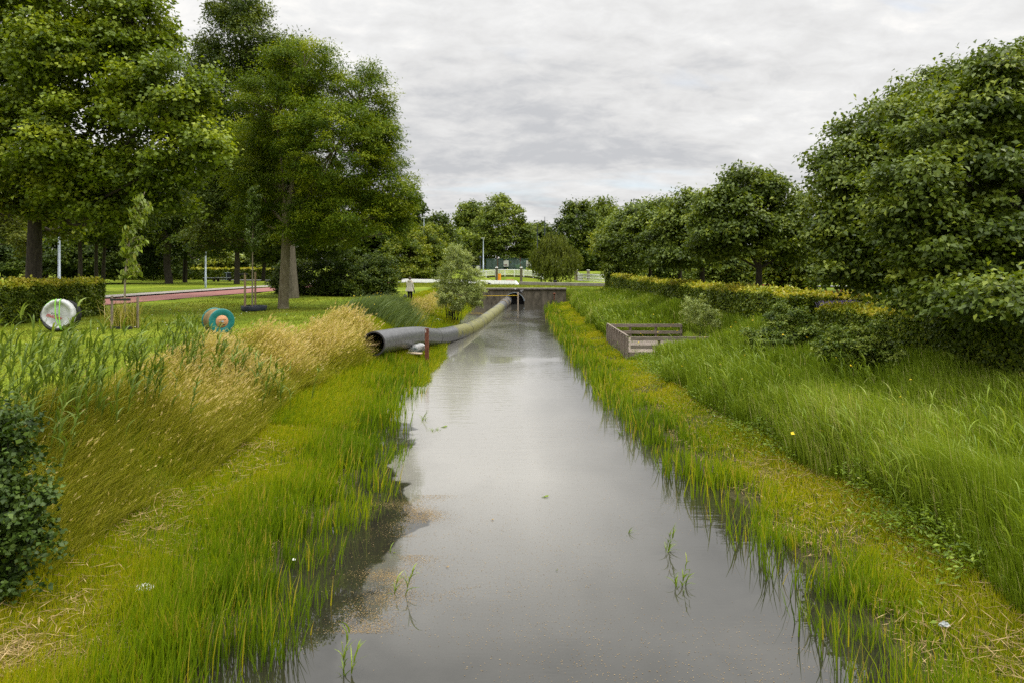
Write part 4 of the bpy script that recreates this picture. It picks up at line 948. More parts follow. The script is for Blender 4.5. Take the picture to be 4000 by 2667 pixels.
# ------------------------------------------------------------------ straw, flecks and litter
def straw():
    out = []
    for (px, py, sx, sy, n) in [(520, 2080, .38, .35, 420), (640, 1990, .3, .25, 260), (330, 2400, .2, .2, 160), (60, 2590, .35, .22, 900), (1000, 1760, .3, .3, 260), (800, 1850, .35, .3, 200), (900, 1560, .3, .3, 150),
                                (3270, 1880, .35, .25, 380), (3400, 1960, .3, .2, 220), (2980, 1850, .2, .5, 260), (3060, 2020, .15, .5, 200), (2700, 1560, .2, .5, 120)]:
        n = int(n * .8); c = G(px, py, .2); X = c[0] + rng.normal(0, sx * 1.15, n); Y = c[1] + rng.normal(0, sy, n); Z = np.maximum(hgt(X, Y), 0) + rng.uniform(.02, .13, n)
        L = rng.uniform(.08, .42, n); a = rng.uniform(0, 6.28, n)
        P = np.stack([X, Y, Z], 1); A = np.stack([np.cos(a), np.sin(a), rng.normal(0, .15, n)], 1)
        out.append(leaf_quads(P, A, np.array([0, 0, 1.]) + rng.normal(0, .3, (n, 3)), L, rng.uniform(.005, .010, n), np.clip(rng.normal(.50, .28, n), 0, 1), fold=.05))
    n = 8000; Y = sampY(n, 6, 24, 1.3); sidel = rng.random(n) < .5; X = np.where(sidel, xl(Y) - rng.uniform(.9, 3.2, n), xr(Y) + rng.uniform(.8, 2.5, n)); Z = np.maximum(hgt(X, Y), 0) + rng.uniform(.03, .15, n)
    a = rng.uniform(0, 6.28, n); A = np.stack([np.cos(a), np.sin(a), rng.normal(0, .25, n)], 1)
    out.append(leaf_quads(np.stack([X, Y, Z], 1), A, np.array([0, 0, 1.]) + rng.normal(0, .3, (n, 3)), rng.uniform(.08, .3, n), rng.uniform(.006, .010, n), np.clip(rng.normal(.5, .25, n), 0, 1), fold=.05))
    return out
stuff("straw_litter", straw(), M_straw)
def flecks():
    n = 16000; Y = 5.5 + rng.random(n) ** 1.7 * 13; X = rng.uniform(-2.4, 3.2, n)
    keep = rng.random(n) < np.clip(noise2(X, Y, .9, 1.1) * 1.3 - .25 + (Y < 8) * .35 * (X > -.5), 0.03, 1)
    X, Y = X[keep], Y[keep]; n = len(X); a = rng.uniform(0, 6.28, n)
    P = np.stack([X, Y, np.full(n, .004)], 1); A = np.stack([np.cos(a), np.sin(a), 0 * a], 1)
    return [leaf_quads(P, A, np.tile(np.array([[0, 0, 1.]]), (n, 1)), rng.uniform(.006, .022, n), rng.uniform(.004, .009, n), np.clip(rng.normal(.45, .25, n), 0, 1), fold=.05)]
def scum():
    n = 30000; Y = rng.uniform(7.6, 12.2, n); X = -2.15 + rng.normal(.62, .27, n) + .22 * np.sin(Y * 3.1) + .15 * np.sin(Y * 7.3 + 1)
    keep = (rng.random(n) < np.clip(2.2 * noise2(X, Y, 4.2, 1.9) - .75, .02, 1)) & (np.sin(Y * 2.3 + .6) > -.75)
    X, Y = X[keep], Y[keep]; n = len(X); a = rng.uniform(0, 6.28, n)
    return [leaf_quads(np.stack([X, Y, np.full(n, .004)], 1), np.stack([np.cos(a), np.sin(a), 0 * a], 1), np.tile(np.array([[0, 0, 1.]]), (n, 1)), rng.uniform(.006, .020, n), rng.uniform(.004, .009, n), np.clip(rng.normal(.40, .22, n), 0, 1), fold=.05)]
stuff("floating_flecks", flecks() + scum(), M_straw)
def weeds():
    n = 24000; Y = sampY(n, 7, 34, 1.3); X = xr(Y) + 2.45 + rng.normal(0, .40, n) + .5 * noise2(X=Y, Y=Y, f=.7)
    keep = noise2(X, Y, 1.3, 8) > .42
    X, Y = X[keep], Y[keep]; n = len(X); Z = hgt(X, Y) + rng.random(n) ** 1.1 * .42 * (.5 + noise2(X, Y, 3.1, 2))
    P = np.stack([X, Y, Z], 1); A = rng.normal(size=(n, 3)) * np.array([1, 1, .4]); N = np.array([0, 0, 1.]) + rng.normal(0, .4, (n, 3))
    return [leaf_quads(P, A, N, rng.uniform(.05, .10, n), rng.uniform(.02, .04, n), np.clip(rng.normal(.4, .18, n), 0, .95))]
stuff("leafy_weeds", weeds(), M_reed)
def crumple(name, label, px, py, z, sx, sy, sz, mat, cat='litter', group=None, seed=1):
    r2 = np.random.default_rng(seed); c = G(px, py, z); mb = MB(); nu, nv = 14, 8; vs = []
    for i in range(nv + 1):
        for j in range(nu):
            th = math.pi * i / nv; ph = 2 * math.pi * j / nu; rr = 1 + r2.normal(0, .16)
            vs.append((sx * rr * math.sin(th) * math.cos(ph), sy * rr * math.sin(th) * math.sin(ph), max(-.4, math.cos(th)) * sz * (1 + r2.normal(0, .2))))
    fs = [(i * nu + j, i * nu + (j + 1) % nu, (i + 1) * nu + (j + 1) % nu, (i + 1) * nu + j) for i in range(nv) for j in range(nu)]
    mb.add(vs, fs); o = mb.build(name, mat); o.location = (c[0], c[1], max(float(hgt(c[0], c[1])), 0) + sz * .5 + .1); o.rotation_euler = (0, 0, r2.uniform(0, 3))
    return tag(o, label, cat, group)
crumple("plastic_bag", "crumpled white plastic bag lying in the grass at lower left", 565, 2307, .25, .11, .07, .05, M_white, seed=2)
crumple("litter_scrap", "white scrap lying among the reeds left of the water", 1157, 1937, .1, .07, .05, .04, M_white, seed=3)
crumple("litter_scrap", "tiny white scrap in the grass left of the dark pool", 1148, 2200, .05, .03, .02, .015, M_white, seed=4)
crumple("litter_scrap", "small buff scrap among the left reeds above the dark pool", 980, 2140, .1, .05, .03, .025, M_plank, seed=5)
crumple("litter_scrap", "greyish scrap in the grass at lower right", 3690, 2455, .2, .05, .04, .03, M_benchs, seed=6)
crumple("litter_scrap", "white scrap on the bright bank left of the pipe bend", 1708, 1253, .4, .25, .1, .08, M_white, seed=7)
def floatleaf(label, px, py, L, mat, seed, name="floating_leaf"):
    r2 = np.random.default_rng(seed); c = G(px, py, 0); a = r2.uniform(-.5, .5)
    P = np.array([[0, 0, .012], [L * .15, .01, .02]]); A = np.array([[math.cos(a), math.sin(a), .1], [math.cos(a + .5), math.sin(a + .5), .3]])
    v, q, t = leaf_quads(P, A, np.array([[0, 0, 1.], [0, -.5, 1.]]), np.array([L, L * .7]), np.array([L * .3, L * .3]), np.array([.3, .6]))
    o = link(name, np_mesh(name, v, q, mat, tint=t)); o.location = c; return tag(o, label, 'leaf')
floatleaf("long dark green leaf floating in mid channel", 2130, 1942, .16, M_reed, 1)
floatleaf("brown curled leaf floating below the green one", 1923, 2032, .07, M_straw, 2)
floatleaf("yellowish leaf floating nearer the left bank", 1748, 2217, .06, M_straw, 3)
floatleaf("bent green leaf floating beside the mid water tuft", 1735, 1668, .22, M_reed, 4)
floatleaf("small dark leaf floating near the right bank", 2175, 2230, .04, M_bramble, 5)

# ------------------------------------------------------------------ saplings
def sapling(name, label, base, top_h, lean, mat, leaf, nl, asp, droop, bark, spread):
    base = np.array(base, float); base[2] = hgt(base[0], base[1]); root = empty(name, base); tag(root, label, 'tree')
    tp = curve_pts([(0, 0, 0), (.02, 0, top_h * .4), (lean * .4, 0, top_h * .75), (lean, 0, top_h)], 12)
    T = [(tp, list(np.linspace(.045, .010, 12)), 7)]
    ends = []
    for i in range(spread[0]):
        f = rng.uniform(spread[2], .98); p = np.array([np.interp(f, np.linspace(0, 1, 12), tp[:, k]) for k in range(3)])
        a = rng.uniform(0, 6.28); ln = spread[1] * (1.15 - .7 * f) * rng.uniform(.6, 1.2); d = np.array([math.cos(a) * .7 + spread[3], math.sin(a) * .7, spread[4]])
        e = p + d * ln; T.append((np.array([p, p + d * ln * .5 + np.array([0, 0, .06]), e]), [.014, .010, .004], 4)); ends.append((p, e))
    tubes_mesh("trunk", T, bark, root)
    k = rng.integers(0, len(ends), nl); f = rng.uniform(.15, 1.05, nl); A0 = np.array([e[0] for e in ends]); B0 = np.array([e[1] for e in ends])
    P = A0[k] + (B0[k] - A0[k]) * f[:, None] + rng.normal(0, .06, (nl, 3)); A = rng.normal(0, .5, (nl, 3)) + np.array([.25, 0, -droop]); N = np.array([0, -.3, 1.0]) + rng.normal(0, .45, (nl, 3))
    Ls = leaf * rng.uniform(.7, 1.25, nl); P[:, 2] -= Ls * .3 * droop
    v, q, t = leaf_quads(P, A, N, Ls, Ls * asp, np.clip(rng.normal(.5, .2, nl), 0, 1), fold=.25)
    link("crown", np_mesh("crown", v, q, mat, tint=t), root)
    return root
b1 = G(488, 1285, 1.7)
sapling("cherry_sapling", "young sapling with drooping light leaves between two short stakes", b1, 5.1, .75, M_sapl, .24, 760, .42, 1.1, M_bark_y, (40, .75, .30, .35, .35))
b2 = G(985, 1213, 1.7)
sapling("pear_sapling", "slim upright sapling with dark leaves tied to two tall stakes", b2, 6.5, .12, M_sap2, .17, 2200, .55, .5, M_bark_y, (70, .75, .40, .0, .75))
def post(name, label, p, h, r, mat, cat, group=None, tilt=0.0, n=9):
    mb = MB(); mb.tube([(0, 0, 0), (tilt * .5, 0, h * .5), (tilt, 0, h)], [r * 1.03, r, r * .97], n); o = mb.build(name, mat)
    o.location = (p[0], p[1], float(hgt(p[0], p[1])) - .03); return tag(o, label, cat, group)
s1 = G(437, 1290, 1.7); s2 = G(538, 1285, 1.7)
post("stake", "grey stake on the left of the drooping sapling", s1, 1.25, .045, M_greywood, 'stake', "sapling stakes")
post("stake", "grey stake on the right of the drooping sapling", s2, 1.20, .045, M_greywood, 'stake', "sapling stakes")
mb = MB(); mb.box((0, 0, 0), (abs(s2[0] - s1[0]) + .08, .015, .08)); o = mb.build("tree_tie", M_black); o.location = ((s1[0] + s2[0]) / 2, s1[1] - .055, 1.7 + 1.12); tag(o, "black band strapped between the two grey stakes", "tie")
mb = MB(); mb.box((0, 0, 0), (.75, .03, .12)); o = mb.build("edging_strip", M_black); o.location = ((s1[0] + s2[0]) / 2, s1[1] + .06, 1.76); tag(o, "dark edging strip at the foot of the grey stakes", "edging")
st2 = G(957, 1213, 1.7); st3 = G(992, 1205, 1.7)
post("stake", "peeled stake on the left of the upright sapling", st2, 2.0, .06, M_stake, 'stake', "sapling stakes")
post("stake", "peeled stake on the right of the upright sapling", (st3[0] + .02, st3[1] + .15), 2.0, .055, M_stake, 'stake', "sapling stakes")
mb = MB(); mb.box((0, 0, 0), (.5, .10, .09)); o = mb.build("tree_tie", M_black); o.location = ((st2[0] + st3[0]) / 2, st2[1] - .0, 1.7 + 1.9); tag(o, "black rubber tie at the top of the peeled stakes", "tie")
mb = MB(); mb.lathe((0, 0, 0), (0, 0, 1), [(0, .62), (.22, .66), (.24, .64), (.22, .62), (.03, .58), (.03, .01)], 28); o = mb.build("watering_ring", M_dkblue); o.location = (b2[0] + .1, b2[1], 1.7); tag(o, "dark plastic watering ring around the upright sapling", "watering ring")
# wispy brown weeds inside the two stake frame
n = 240; X = b1[0] + rng.normal(0, .28, n); Y = b1[1] + rng.normal(0, .25, n)
stuff("frame_weeds", [blades(np.stack([X, Y, hgt(X, Y)], 1), rng.uniform(.5, 1.35, n), np.full(n, .022), rng.uniform(0, 6.28, n), rng.uniform(.2, .9, n), 4, np.clip(rng.normal(.45, .25, n), 0, 1))], M_dry)

# ------------------------------------------------------------------ text
def text_mesh(body, size, th=.004):
    cu_ = bpy.data.curves.new("lettering", 'FONT'); cu_.body = body; cu_.size = size; cu_.extrude = th; cu_.align_x = 'CENTER'; cu_.align_y = 'CENTER'
    tmp = bpy.data.objects.new("lettering_source", cu_); COL.objects.link(tmp); bpy.context.view_layer.update()
    me = bpy.data.meshes.new_from_object(tmp.evaluated_get(bpy.context.evaluated_depsgraph_get()))
    bpy.data.objects.remove(tmp); bpy.data.curves.remove(cu_); return me
def lettering(body, size, mat, parent, M4):
    me = text_mesh(body, size); me.materials.clear(); me.materials.append(mat); o = link("lettering", me, parent); o.matrix_local = M4; return o

# ------------------------------------------------------------------ teal cable reel
def frame_from(axis):                                     # x = axis, z up
    x = Vector(axis).normalized(); y = Vector((0, 0, 1)).cross(x).normalized(); z = x.cross(y); return Matrix((x, y, z)).transposed()
rc = G(862, 1305, 1.7); RR = .435
ax_ = Vector((.90, -1, 0)).normalized()                  # the face looks to the camera and a little right
rr = empty("cable_reel", (rc[0], rc[1] + .05, 1.7)); tag(rr, "teal cable reel with a wooden hub lying on the left lawn", "reel")
ctr = Vector((0, 0, RR))
mb = MB(); mb.lathe(ctr, ax_, [(.02, .20), (.02, RR - .02), (.03, RR), (.06, RR), (.07, RR - .025), (.065, .21), (.055, .2)], 48); mb.build("front_flange", M_teal, rr)
mb = MB(); mb.lathe(ctr, ax_, [(-.72, .05), (-.72, RR), (-.69, RR), (-.68, RR - .02), (-.68, .1)], 48); mb.build("rear_flange", M_teal, rr)
mb = MB(); pr_ = []
for i in range(24): pr_ += [(-.68 + i * .029, RR - .055), (-.68 + i * .029 + .015, RR - .035)]
mb.lathe(ctr, ax_, pr_ + [(.02, RR - .05)], 40); mb.build("cable_winding", M_drum, rr)
mb = MB(); mb.lathe(ctr, ax_, [(.03, .215), (.075, .21), (.085, .20), (.085, .165), (.095, .16), (.095, .03), (.095, .001)], 36); hub = mb.build("hub", M_reelwood, rr)
mb = MB(); mb.tube([ctr + ax_ * .09, ctr + ax_ * .15], .035, 12); side_ = Vector((0, 0, 1)).cross(ax_)
mb.bar(ctr + ax_ * .11 - side_ * .11, ctr + ax_ * .11 + side_ * .02, .03, .02); mb.build("axle_bolt", M_galv, hub)
mb = MB(); mb.bar(ctr + ax_ * .098 - side_ * .13 + Vector((0, 0, .06)), ctr + ax_ * .098 + side_ * .13 + Vector((0, 0, .06)), .006, .008); mb.build('hub_groove', M_bark_dark, hub); mb = MB(); mb.bar(ctr + ax_ * .098 - side_ * .1 - Vector((0, 0, .09)), ctr + ax_ * .098 + side_ * .1 - Vector((0, 0, .13)), .006, .03); mb.build("hub_groove", M_bark_dark, hub)

# ------------------------------------------------------------------ white wrapped reel
wc = G(232, 1292, 1.7); R2 = .56
ax2 = Vector((.06, -1, .10)).normalized(); u2 = Vector((0, 0, 1)).cross(ax2).normalized(); w2 = ax2.cross(u2)
wr = empty("wrapped_reel", (wc[0], wc[1], 1.7)); tag(wr, "black reel wrapped in a white tarpaulin with lime straps beside the hedge", "reel")
ctr2 = Vector((0, 0, R2))
mb = MB(); mb.lathe(ctr2, ax2, [(-.42, .1), (-.42, R2 * 1.0), (-.36, R2 * 1.02), (-.33, R2 * .97), (-.2, R2 * .96), (-.17, R2 * 1.0), (-.1, R2), (.06, R2 * .99), (.08, R2 * .9), (.05, .1)], 48); mb.build("reel_body", M_black, wr)
r3 = np.random.default_rng(5); mb = MB(); vs = []; nu = 64; rings = [(.03, .02), (.035, .25), (.03, .50), (.025, .66), (.05, .72), (.10, .80), (.12, .90), (.10, .99), (.02, 1.04), (-.06, 1.05)]
ang_n = np.cumsum(r3.normal(0, .25, nu)); wr_n = np.sin(np.arange(nu) * 1.9) * .5 + r3.normal(0, .35, nu)
for ri, (o_, f) in enumerate(rings):
    for k in range(nu):
        a = 2 * math.pi * k / nu; low = math.sin(a) < -.62; rr2 = R2 * f * (1 + (.012 * wr_n[k] if ri > 3 else 0))
        if ri > 6 and low: rr2 *= .90
        oo = o_ + (.012 * wr_n[(k * 3) % nu] if ri > 3 else .003 * wr_n[k])
        vs.append(ctr2 + ax2 * (oo + .05) + (u2 * math.cos(a) + w2 * math.sin(a)) * rr2)
fs = [(i * nu + k, i * nu + (k + 1) % nu, (i + 1) * nu + (k + 1) % nu, (i + 1) * nu + k) for i in range(len(rings) - 1) for k in range(nu)]
fs.append(tuple(range(nu))); mb.add(vs, fs, True); cov = mb.build("tarpaulin", [M_tarp], wr)
mb = MB(); vs = []                                        # slack tail of the sheet on the left
for i in range(8):
    for j in range(7):
        a = math.pi * (.80 + .36 * i / 7); q_ = j / 6; rr2 = R2 * (1.03 + .17 * q_ * math.sin(math.pi * i / 7) + r3.normal(0, .012)); vs.append(ctr2 + ax2 * (.12 - .16 * q_ + r3.normal(0, .02)) + (u2 * math.cos(a) * rr2 + w2 * math.sin(a) * rr2))
mb.add(vs, [(i * 7 + j, i * 7 + j + 1, i * 7 + j + 8, i * 7 + j + 7) for i in range(7) for j in range(6)], True); mb.build("loose_flap", M_tarp2, wr)
mb = MB()                                                 # black rim that shows at the bottom
arc = [ctr2 + ax2 * .15 + (u2 * math.cos(a) + w2 * math.sin(a)) * R2 * .93 for a in np.linspace(math.pi * 1.05, math.pi * 1.72, 18)]
mb.tube(arc, [.02 + .05 * math.sin(math.pi * i / 17) for i in range(18)], 8); mb.build("exposed_rim", M_black, wr)
def ribbon(pts, w, mat, name, parent, nrm):
    mb = MB()
    for a, b in zip(pts[:-1], pts[1:]):
        mb.bar(a, b, w, .012)
    return mb.build(name, mat, parent)
def onface(x, y, o=.2): return ctr2 + ax2 * o + u2 * (-x) + w2 * y     # x to the picture's right, y up
for (x0, x1, x2_) in ((-.10, -.115, -.19), (.06, .0, -.17)):
    mb = MB(); pts = [onface(x0, R2 * 1.03, .0), onface(x0, R2 * 1.02, .17), onface(x0 * .9 + x1 * .1, .35, .205), onface(x1, -.1, .20), onface(x2_, -R2 * .82, .20), onface(x2_ - .03, -R2 * .98, .16)]
    pts = curve_pts(pts, 16); vs = []
    for p in pts: vs += [Vector(p) + u2 * .019, Vector(p) - u2 * .019, Vector(p) - u2 * .019 + ax2 * .006, Vector(p) + u2 * .019 + ax2 * .006]
    fs = [(i * 4 + k, i * 4 + (k + 1) % 4, i * 4 + 4 + (k + 1) % 4, i * 4 + 4 + k) for i in range(15) for k in range(4)]
    mb.add(vs, fs); mb.build("strap", M_strap, wr)
arc = [ctr2 + ax2 * .03 + (u2 * math.cos(a) + w2 * math.sin(a)) * R2 * 1.065 for a in np.linspace(math.pi * -.12, math.pi * .42, 20)]
arc = [ctr2 + ax2 * .06 + (-u2 * math.cos(a) + w2 * math.sin(a)) * R2 * 1.06 for a in np.linspace(-.25, 1.25, 20)]
mb = MB(); mb.tube(arc, .014, 6); mb.build("strap", M_strap, wr)
def face_mat(x, y, rot, o):
    X = -u2; Yv = w2; c, s_ = math.cos(rot), math.sin(rot); Xr = X * c + Yv * s_; Yr = -X * s_ + Yv * c; Z = Xr.cross(Yr)
    p = onface(x, y, o); return Matrix(((Xr.x, Yr.x, Z.x, p.x), (Xr.y, Yr.y, Z.y, p.y), (Xr.z, Yr.z, Z.z, p.z), (0, 0, 0, 1)))
lettering("SIMONA", .15, M_red, wr, face_mat(.12, -.06, math.pi + R(15), .10))
lettering("PE 100 Ø", .065, M_greyprint, wr, face_mat(.12, .05, math.pi + R(15), .10))

# ------------------------------------------------------------------ the long pipe
PR = .44
ctrl = [W(1460, 1342, 24.8), W(1555, 1324, 27.6), W(1640, 1315, 30.8), W(1705, 1318, 34.4), np.array([-3.05, 38.5, .26]), np.array([-2.45, 43.5, .11]), np.array([-1.95, 50, .08]), np.array([-1.4, 58, .10]), np.array([-.85, 66, .20]), np.array([-.5, 70, .34]), np.array([-.42, 71.6, .45])]
cl = curve_pts(ctrl, 130)
def pipemat():
    m, t, out = newmat("black_pe_pipe_with_algae")
    tcn = t.nodes.new("ShaderNodeTexCoord")
    n1 = t.nodes.new("ShaderNodeTexNoise"); n1.inputs['Scale'].default_value = 1.1; n1.inputs['Detail'].default_value = 7; n1.inputs['Roughness'].default_value = .6
    n2 = t.nodes.new("ShaderNodeTexNoise"); n2.inputs['Scale'].default_value = 8; n2.inputs['Detail'].default_value = 6
    for n in (n1, n2): t.links.new(tcn.outputs['Object'], n.inputs['Vector'])
    at = t.nodes.new("ShaderNodeAttribute"); at.attribute_name = "tint"
    base = ramp(t, n2.outputs[0], [(.3, (.055, .056, .060)), (.7, (.105, .106, .11))])
    alg = ramp(t, n2.outputs[0], [(.3, (.07, .07, .014)), (.7, (.19, .18, .035))])
    f = mth(t, 'ADD', at.outputs['Fac'], mth(t, 'MULTIPLY_ADD', n1.outputs[0], 1.1, -.55))
    f = ramp(t, f, [(.42, 0.0), (.62, .9)])
    c = mixc(t, f, base, alg)
    p = t.nodes.new("ShaderNodeBsdfPrincipled"); t.links.new(c, p.inputs['Base Color'])
    t.links.new(mth(t, 'MULTIPLY_ADD', f, .22, .34), p.inputs['Roughness']); p.inputs['Specular IOR Level'].default_value = .6
    b = t.nodes.new("ShaderNodeBump"); b.inputs['Strength'].default_value = .12; b.inputs['Distance'].default_value = .02; t.links.new(n2.outputs[0], b.inputs['Height']); t.links.new(b.outputs[0], p.inputs['Normal'])
    t.links.new(p.outputs[0], out.inputs[0]); return m
M_pipe = pipemat()
pb = cl[0].copy(); proot = empty("drain_pipe", pb); tag(proot, "long thick grey black plastic pipe lying from the left bank into the culvert", "pipe")
def sweep(cl, r, n, cut0=None):
    V = []; Tn = []
    for i in range(len(cl)):
        tg = cl[min(i + 1, len(cl) - 1)] - cl[max(i - 1, 0)]; tg = tg / np.linalg.norm(tg)
        u = np.cross(tg, [0, 0, 1.]); u /= np.linalg.norm(u); wv = np.cross(u, tg)
        for k in range(n):
            a = 2 * math.pi * k / n; V.append(cl[i] + (u * math.cos(a) + wv * math.sin(a)) * r)
            alg = sstep(12, 24, i) * (.45 + .22 * math.cos(a - .9)) if 0 else float(sstep(32, 40, cl[i][1])) * (.46 + .24 * math.cos(a - R(35))) * (1 - .75 * float(sstep(60, 67, cl[i][1])))
            Tn.append(alg)
    V = np.array(V); m = len(cl); k = (np.arange(m - 1)[:, None] * n + np.arange(n)[None, :]); k2 = (np.arange(m - 1)[:, None] * n + (np.arange(n)[None, :] + 1) % n)
    Q = np.stack([k.ravel(), k2.ravel(), (k2 + n).ravel(), (k + n).ravel()], 1); return V, Q, np.array(Tn)
v, q, t = sweep(cl, PR, 40); link("pipe_wall", np_mesh("pipe_wall", v - pb, q, M_pipe, tint=t, smooth=True), proot)
v2_, q2_, _ = sweep(cl[:60], PR - .055, 40); link("bore", np_mesh("bore", v2_ - pb, q2_, M_dkinner, smooth=True), proot)
Vr = np.vstack([v[:40], v2_[:40]]); Qr = np.array([(k, (k + 1) % 40, 40 + (k + 1) % 40, 40 + k) for k in range(40)]); link("cut_rim", np_mesh("cut_rim", Vr - pb, Qr, M_rim), proot)
for yj in (34.0, 41.0, 47.7, 53.0, 57.0, 61.0, 63.5, 66.5):
    i = int(np.argmin(np.abs(cl[:, 1] - yj))); tg = cl[i + 1] - cl[i]
    mb = MB(); mb.lathe(cl[i] - pb, tg, [(-.03, PR - .01), (-.02, PR + .012), (.02, PR + .012), (.03, PR - .01)], 36); mb.build("weld_ring", M_black, proot)
for yj, wdt in ((66.0, .9), (68.4, .7)):
    i = int(np.argmin(np.abs(cl[:, 1] - yj))); tg = cl[i + 1] - cl[i]
    mb = MB(); mb.lathe(cl[i] - pb, tg, [(-wdt / 2, PR), (-wdt / 2, PR + .05), (-.2, PR + .06), (-.18, PR + .02), (.18, PR + .02), (.2, PR + .06), (wdt / 2, PR + .05), (wdt / 2, PR)], 36); mb.build("coupling", M_conc, proot)
# dry stems caught in the mouth
def mouth():
    n = 70; c = cl[0] + np.array([-.22, -.12, -.12]); out = []
    P = c + rng.normal(0, 1, (n, 3)) * np.array([.22, .14, .18]); A = rng.normal(0, 1, (n, 3)) * np.array([1, .4, .5]) + np.array([.6, 0, .25])
    return [leaf_quads(P, A, rng.normal(size=(n, 3)), rng.uniform(.25, .6, n), rng.uniform(.012, .022, n), np.clip(rng.normal(.55, .25, n), 0, 1), fold=.05)]
stuff("dry_stems", mouth(), M_straw)
# steel post, sandbags, board
pp = G(1667, 1392, .35)
rp_ = empty("steel_post", (pp[0], pp[1], float(hgt(pp[0], pp[1])) - .1)); tag(rp_, "rusty red steel post standing beside the pipe mouth", "post")
mb = MB(); hh_ = HC - (1283 - YH) * pp[1] / F - rp_.location[2]
mb.box((0, 0, hh_ / 2), (.16, .03, hh_)); mb.box((-.065, .055, hh_ / 2 - .003), (.03, .08, hh_ - .01)); mb.box((.065, .055, hh_ / 2 - .003), (.03, .08, hh_ - .01)); mb.build("channel", M_rust, rp_)
mb = MB(); mb.box((-.04, -.019, hh_ - .12), (.02, .008, .12)); mb.build("slot", M_white, rp_)
def sandbag(label, px, py, Y, sx, sy, sz, rz, seed, words=None):
    r2 = np.random.default_rng(seed); c = W(px, py, Y); root = empty("sandbag", (c[0], c[1], c[2]), rz); root.rotation_euler = (0, R(-14), rz); tag(root, label, "sandbag", "white sandbags under the pipe")
    nu, nv = 28, 14; vs = []
    for i in range(nv + 1):
        for j in range(nu):
            th = math.pi * i / nv; ph = 2 * math.pi * j / nu
            X_ = np.sign(math.cos(ph)) * abs(math.cos(ph)) ** .6 * math.sin(th) ** .6; Y_ = np.sign(math.sin(ph)) * abs(math.sin(ph)) ** .6 * math.sin(th) ** .6
            e = 1 + r2.normal(0, .03) + .04 * math.sin(7 * ph) + .13 * math.sin(2 * ph + seed) * math.sin(2 * th) + .07 * math.sin(4 * ph + 2 * th + seed)
            vs.append((sx * X_ * e, sy * Y_ * e, sz * math.cos(th) * (1 - .35 * X_ ** 2) * e + .05 * math.sin(9 * X_ + 4 * Y_) * sz))
    mb = MB(); mb.add(vs, [(i * nu + j, i * nu + (j + 1) % nu, (i + 1) * nu + (j + 1) % nu, (i + 1) * nu + j) for i in range(nv) for j in range(nu)], True); mb.build("sack", M_bag, root)
    vs = []; 
    for i in range(7):
        for j in range(9): vs.append((sx * (.92 + .07 * i) + r2.normal(0, .008), (j - 4) / 4 * sy * (.55 + .06 * i) , .04 + .025 * i + r2.normal(0, .02)))
    mb = MB(); mb.add(vs, [(i * 9 + j, i * 9 + j + 1, i * 9 + j + 10, i * 9 + j + 9) for i in range(6) for j in range(8)], True); mb.build("tied_end", M_tarp2, root)
    if words:
        for (wd_, sz_, ox, oz, mt_) in words:
            Mx = Matrix.Translation((ox, -sy * 1.035, oz)) @ Matrix.Rotation(R(90), 4, 'X') @ Matrix.Rotation(R(-38), 4, 'Z'); lettering(wd_, sz_, mt_, root, Mx)
    return root
sandbag("white printed sandbag wedged under the pipe beside the steel post", 1626, 1362, 28.6, .42, .24, .19, .05, 3, [("LIJBLO", .155, .02, .0, M_greenprint), ("FILLER", .07, -.17, -.02, M_greenprint)])
sandbag("flatter white sandbag behind the printed one", 1572, 1368, 29.0, .36, .22, .12, .25, 8)
bp0, bp1 = G(1520, 1375, .62), G(1648, 1385, .50)
mb = MB(); mb.bar((bp0[0], 28.3, .50), (-3.72, 28.15, .46), .28, .045); o = mb.build("board", M_plank); tag(o, "pale wooden board lying in the grass under the sandbags", "board")

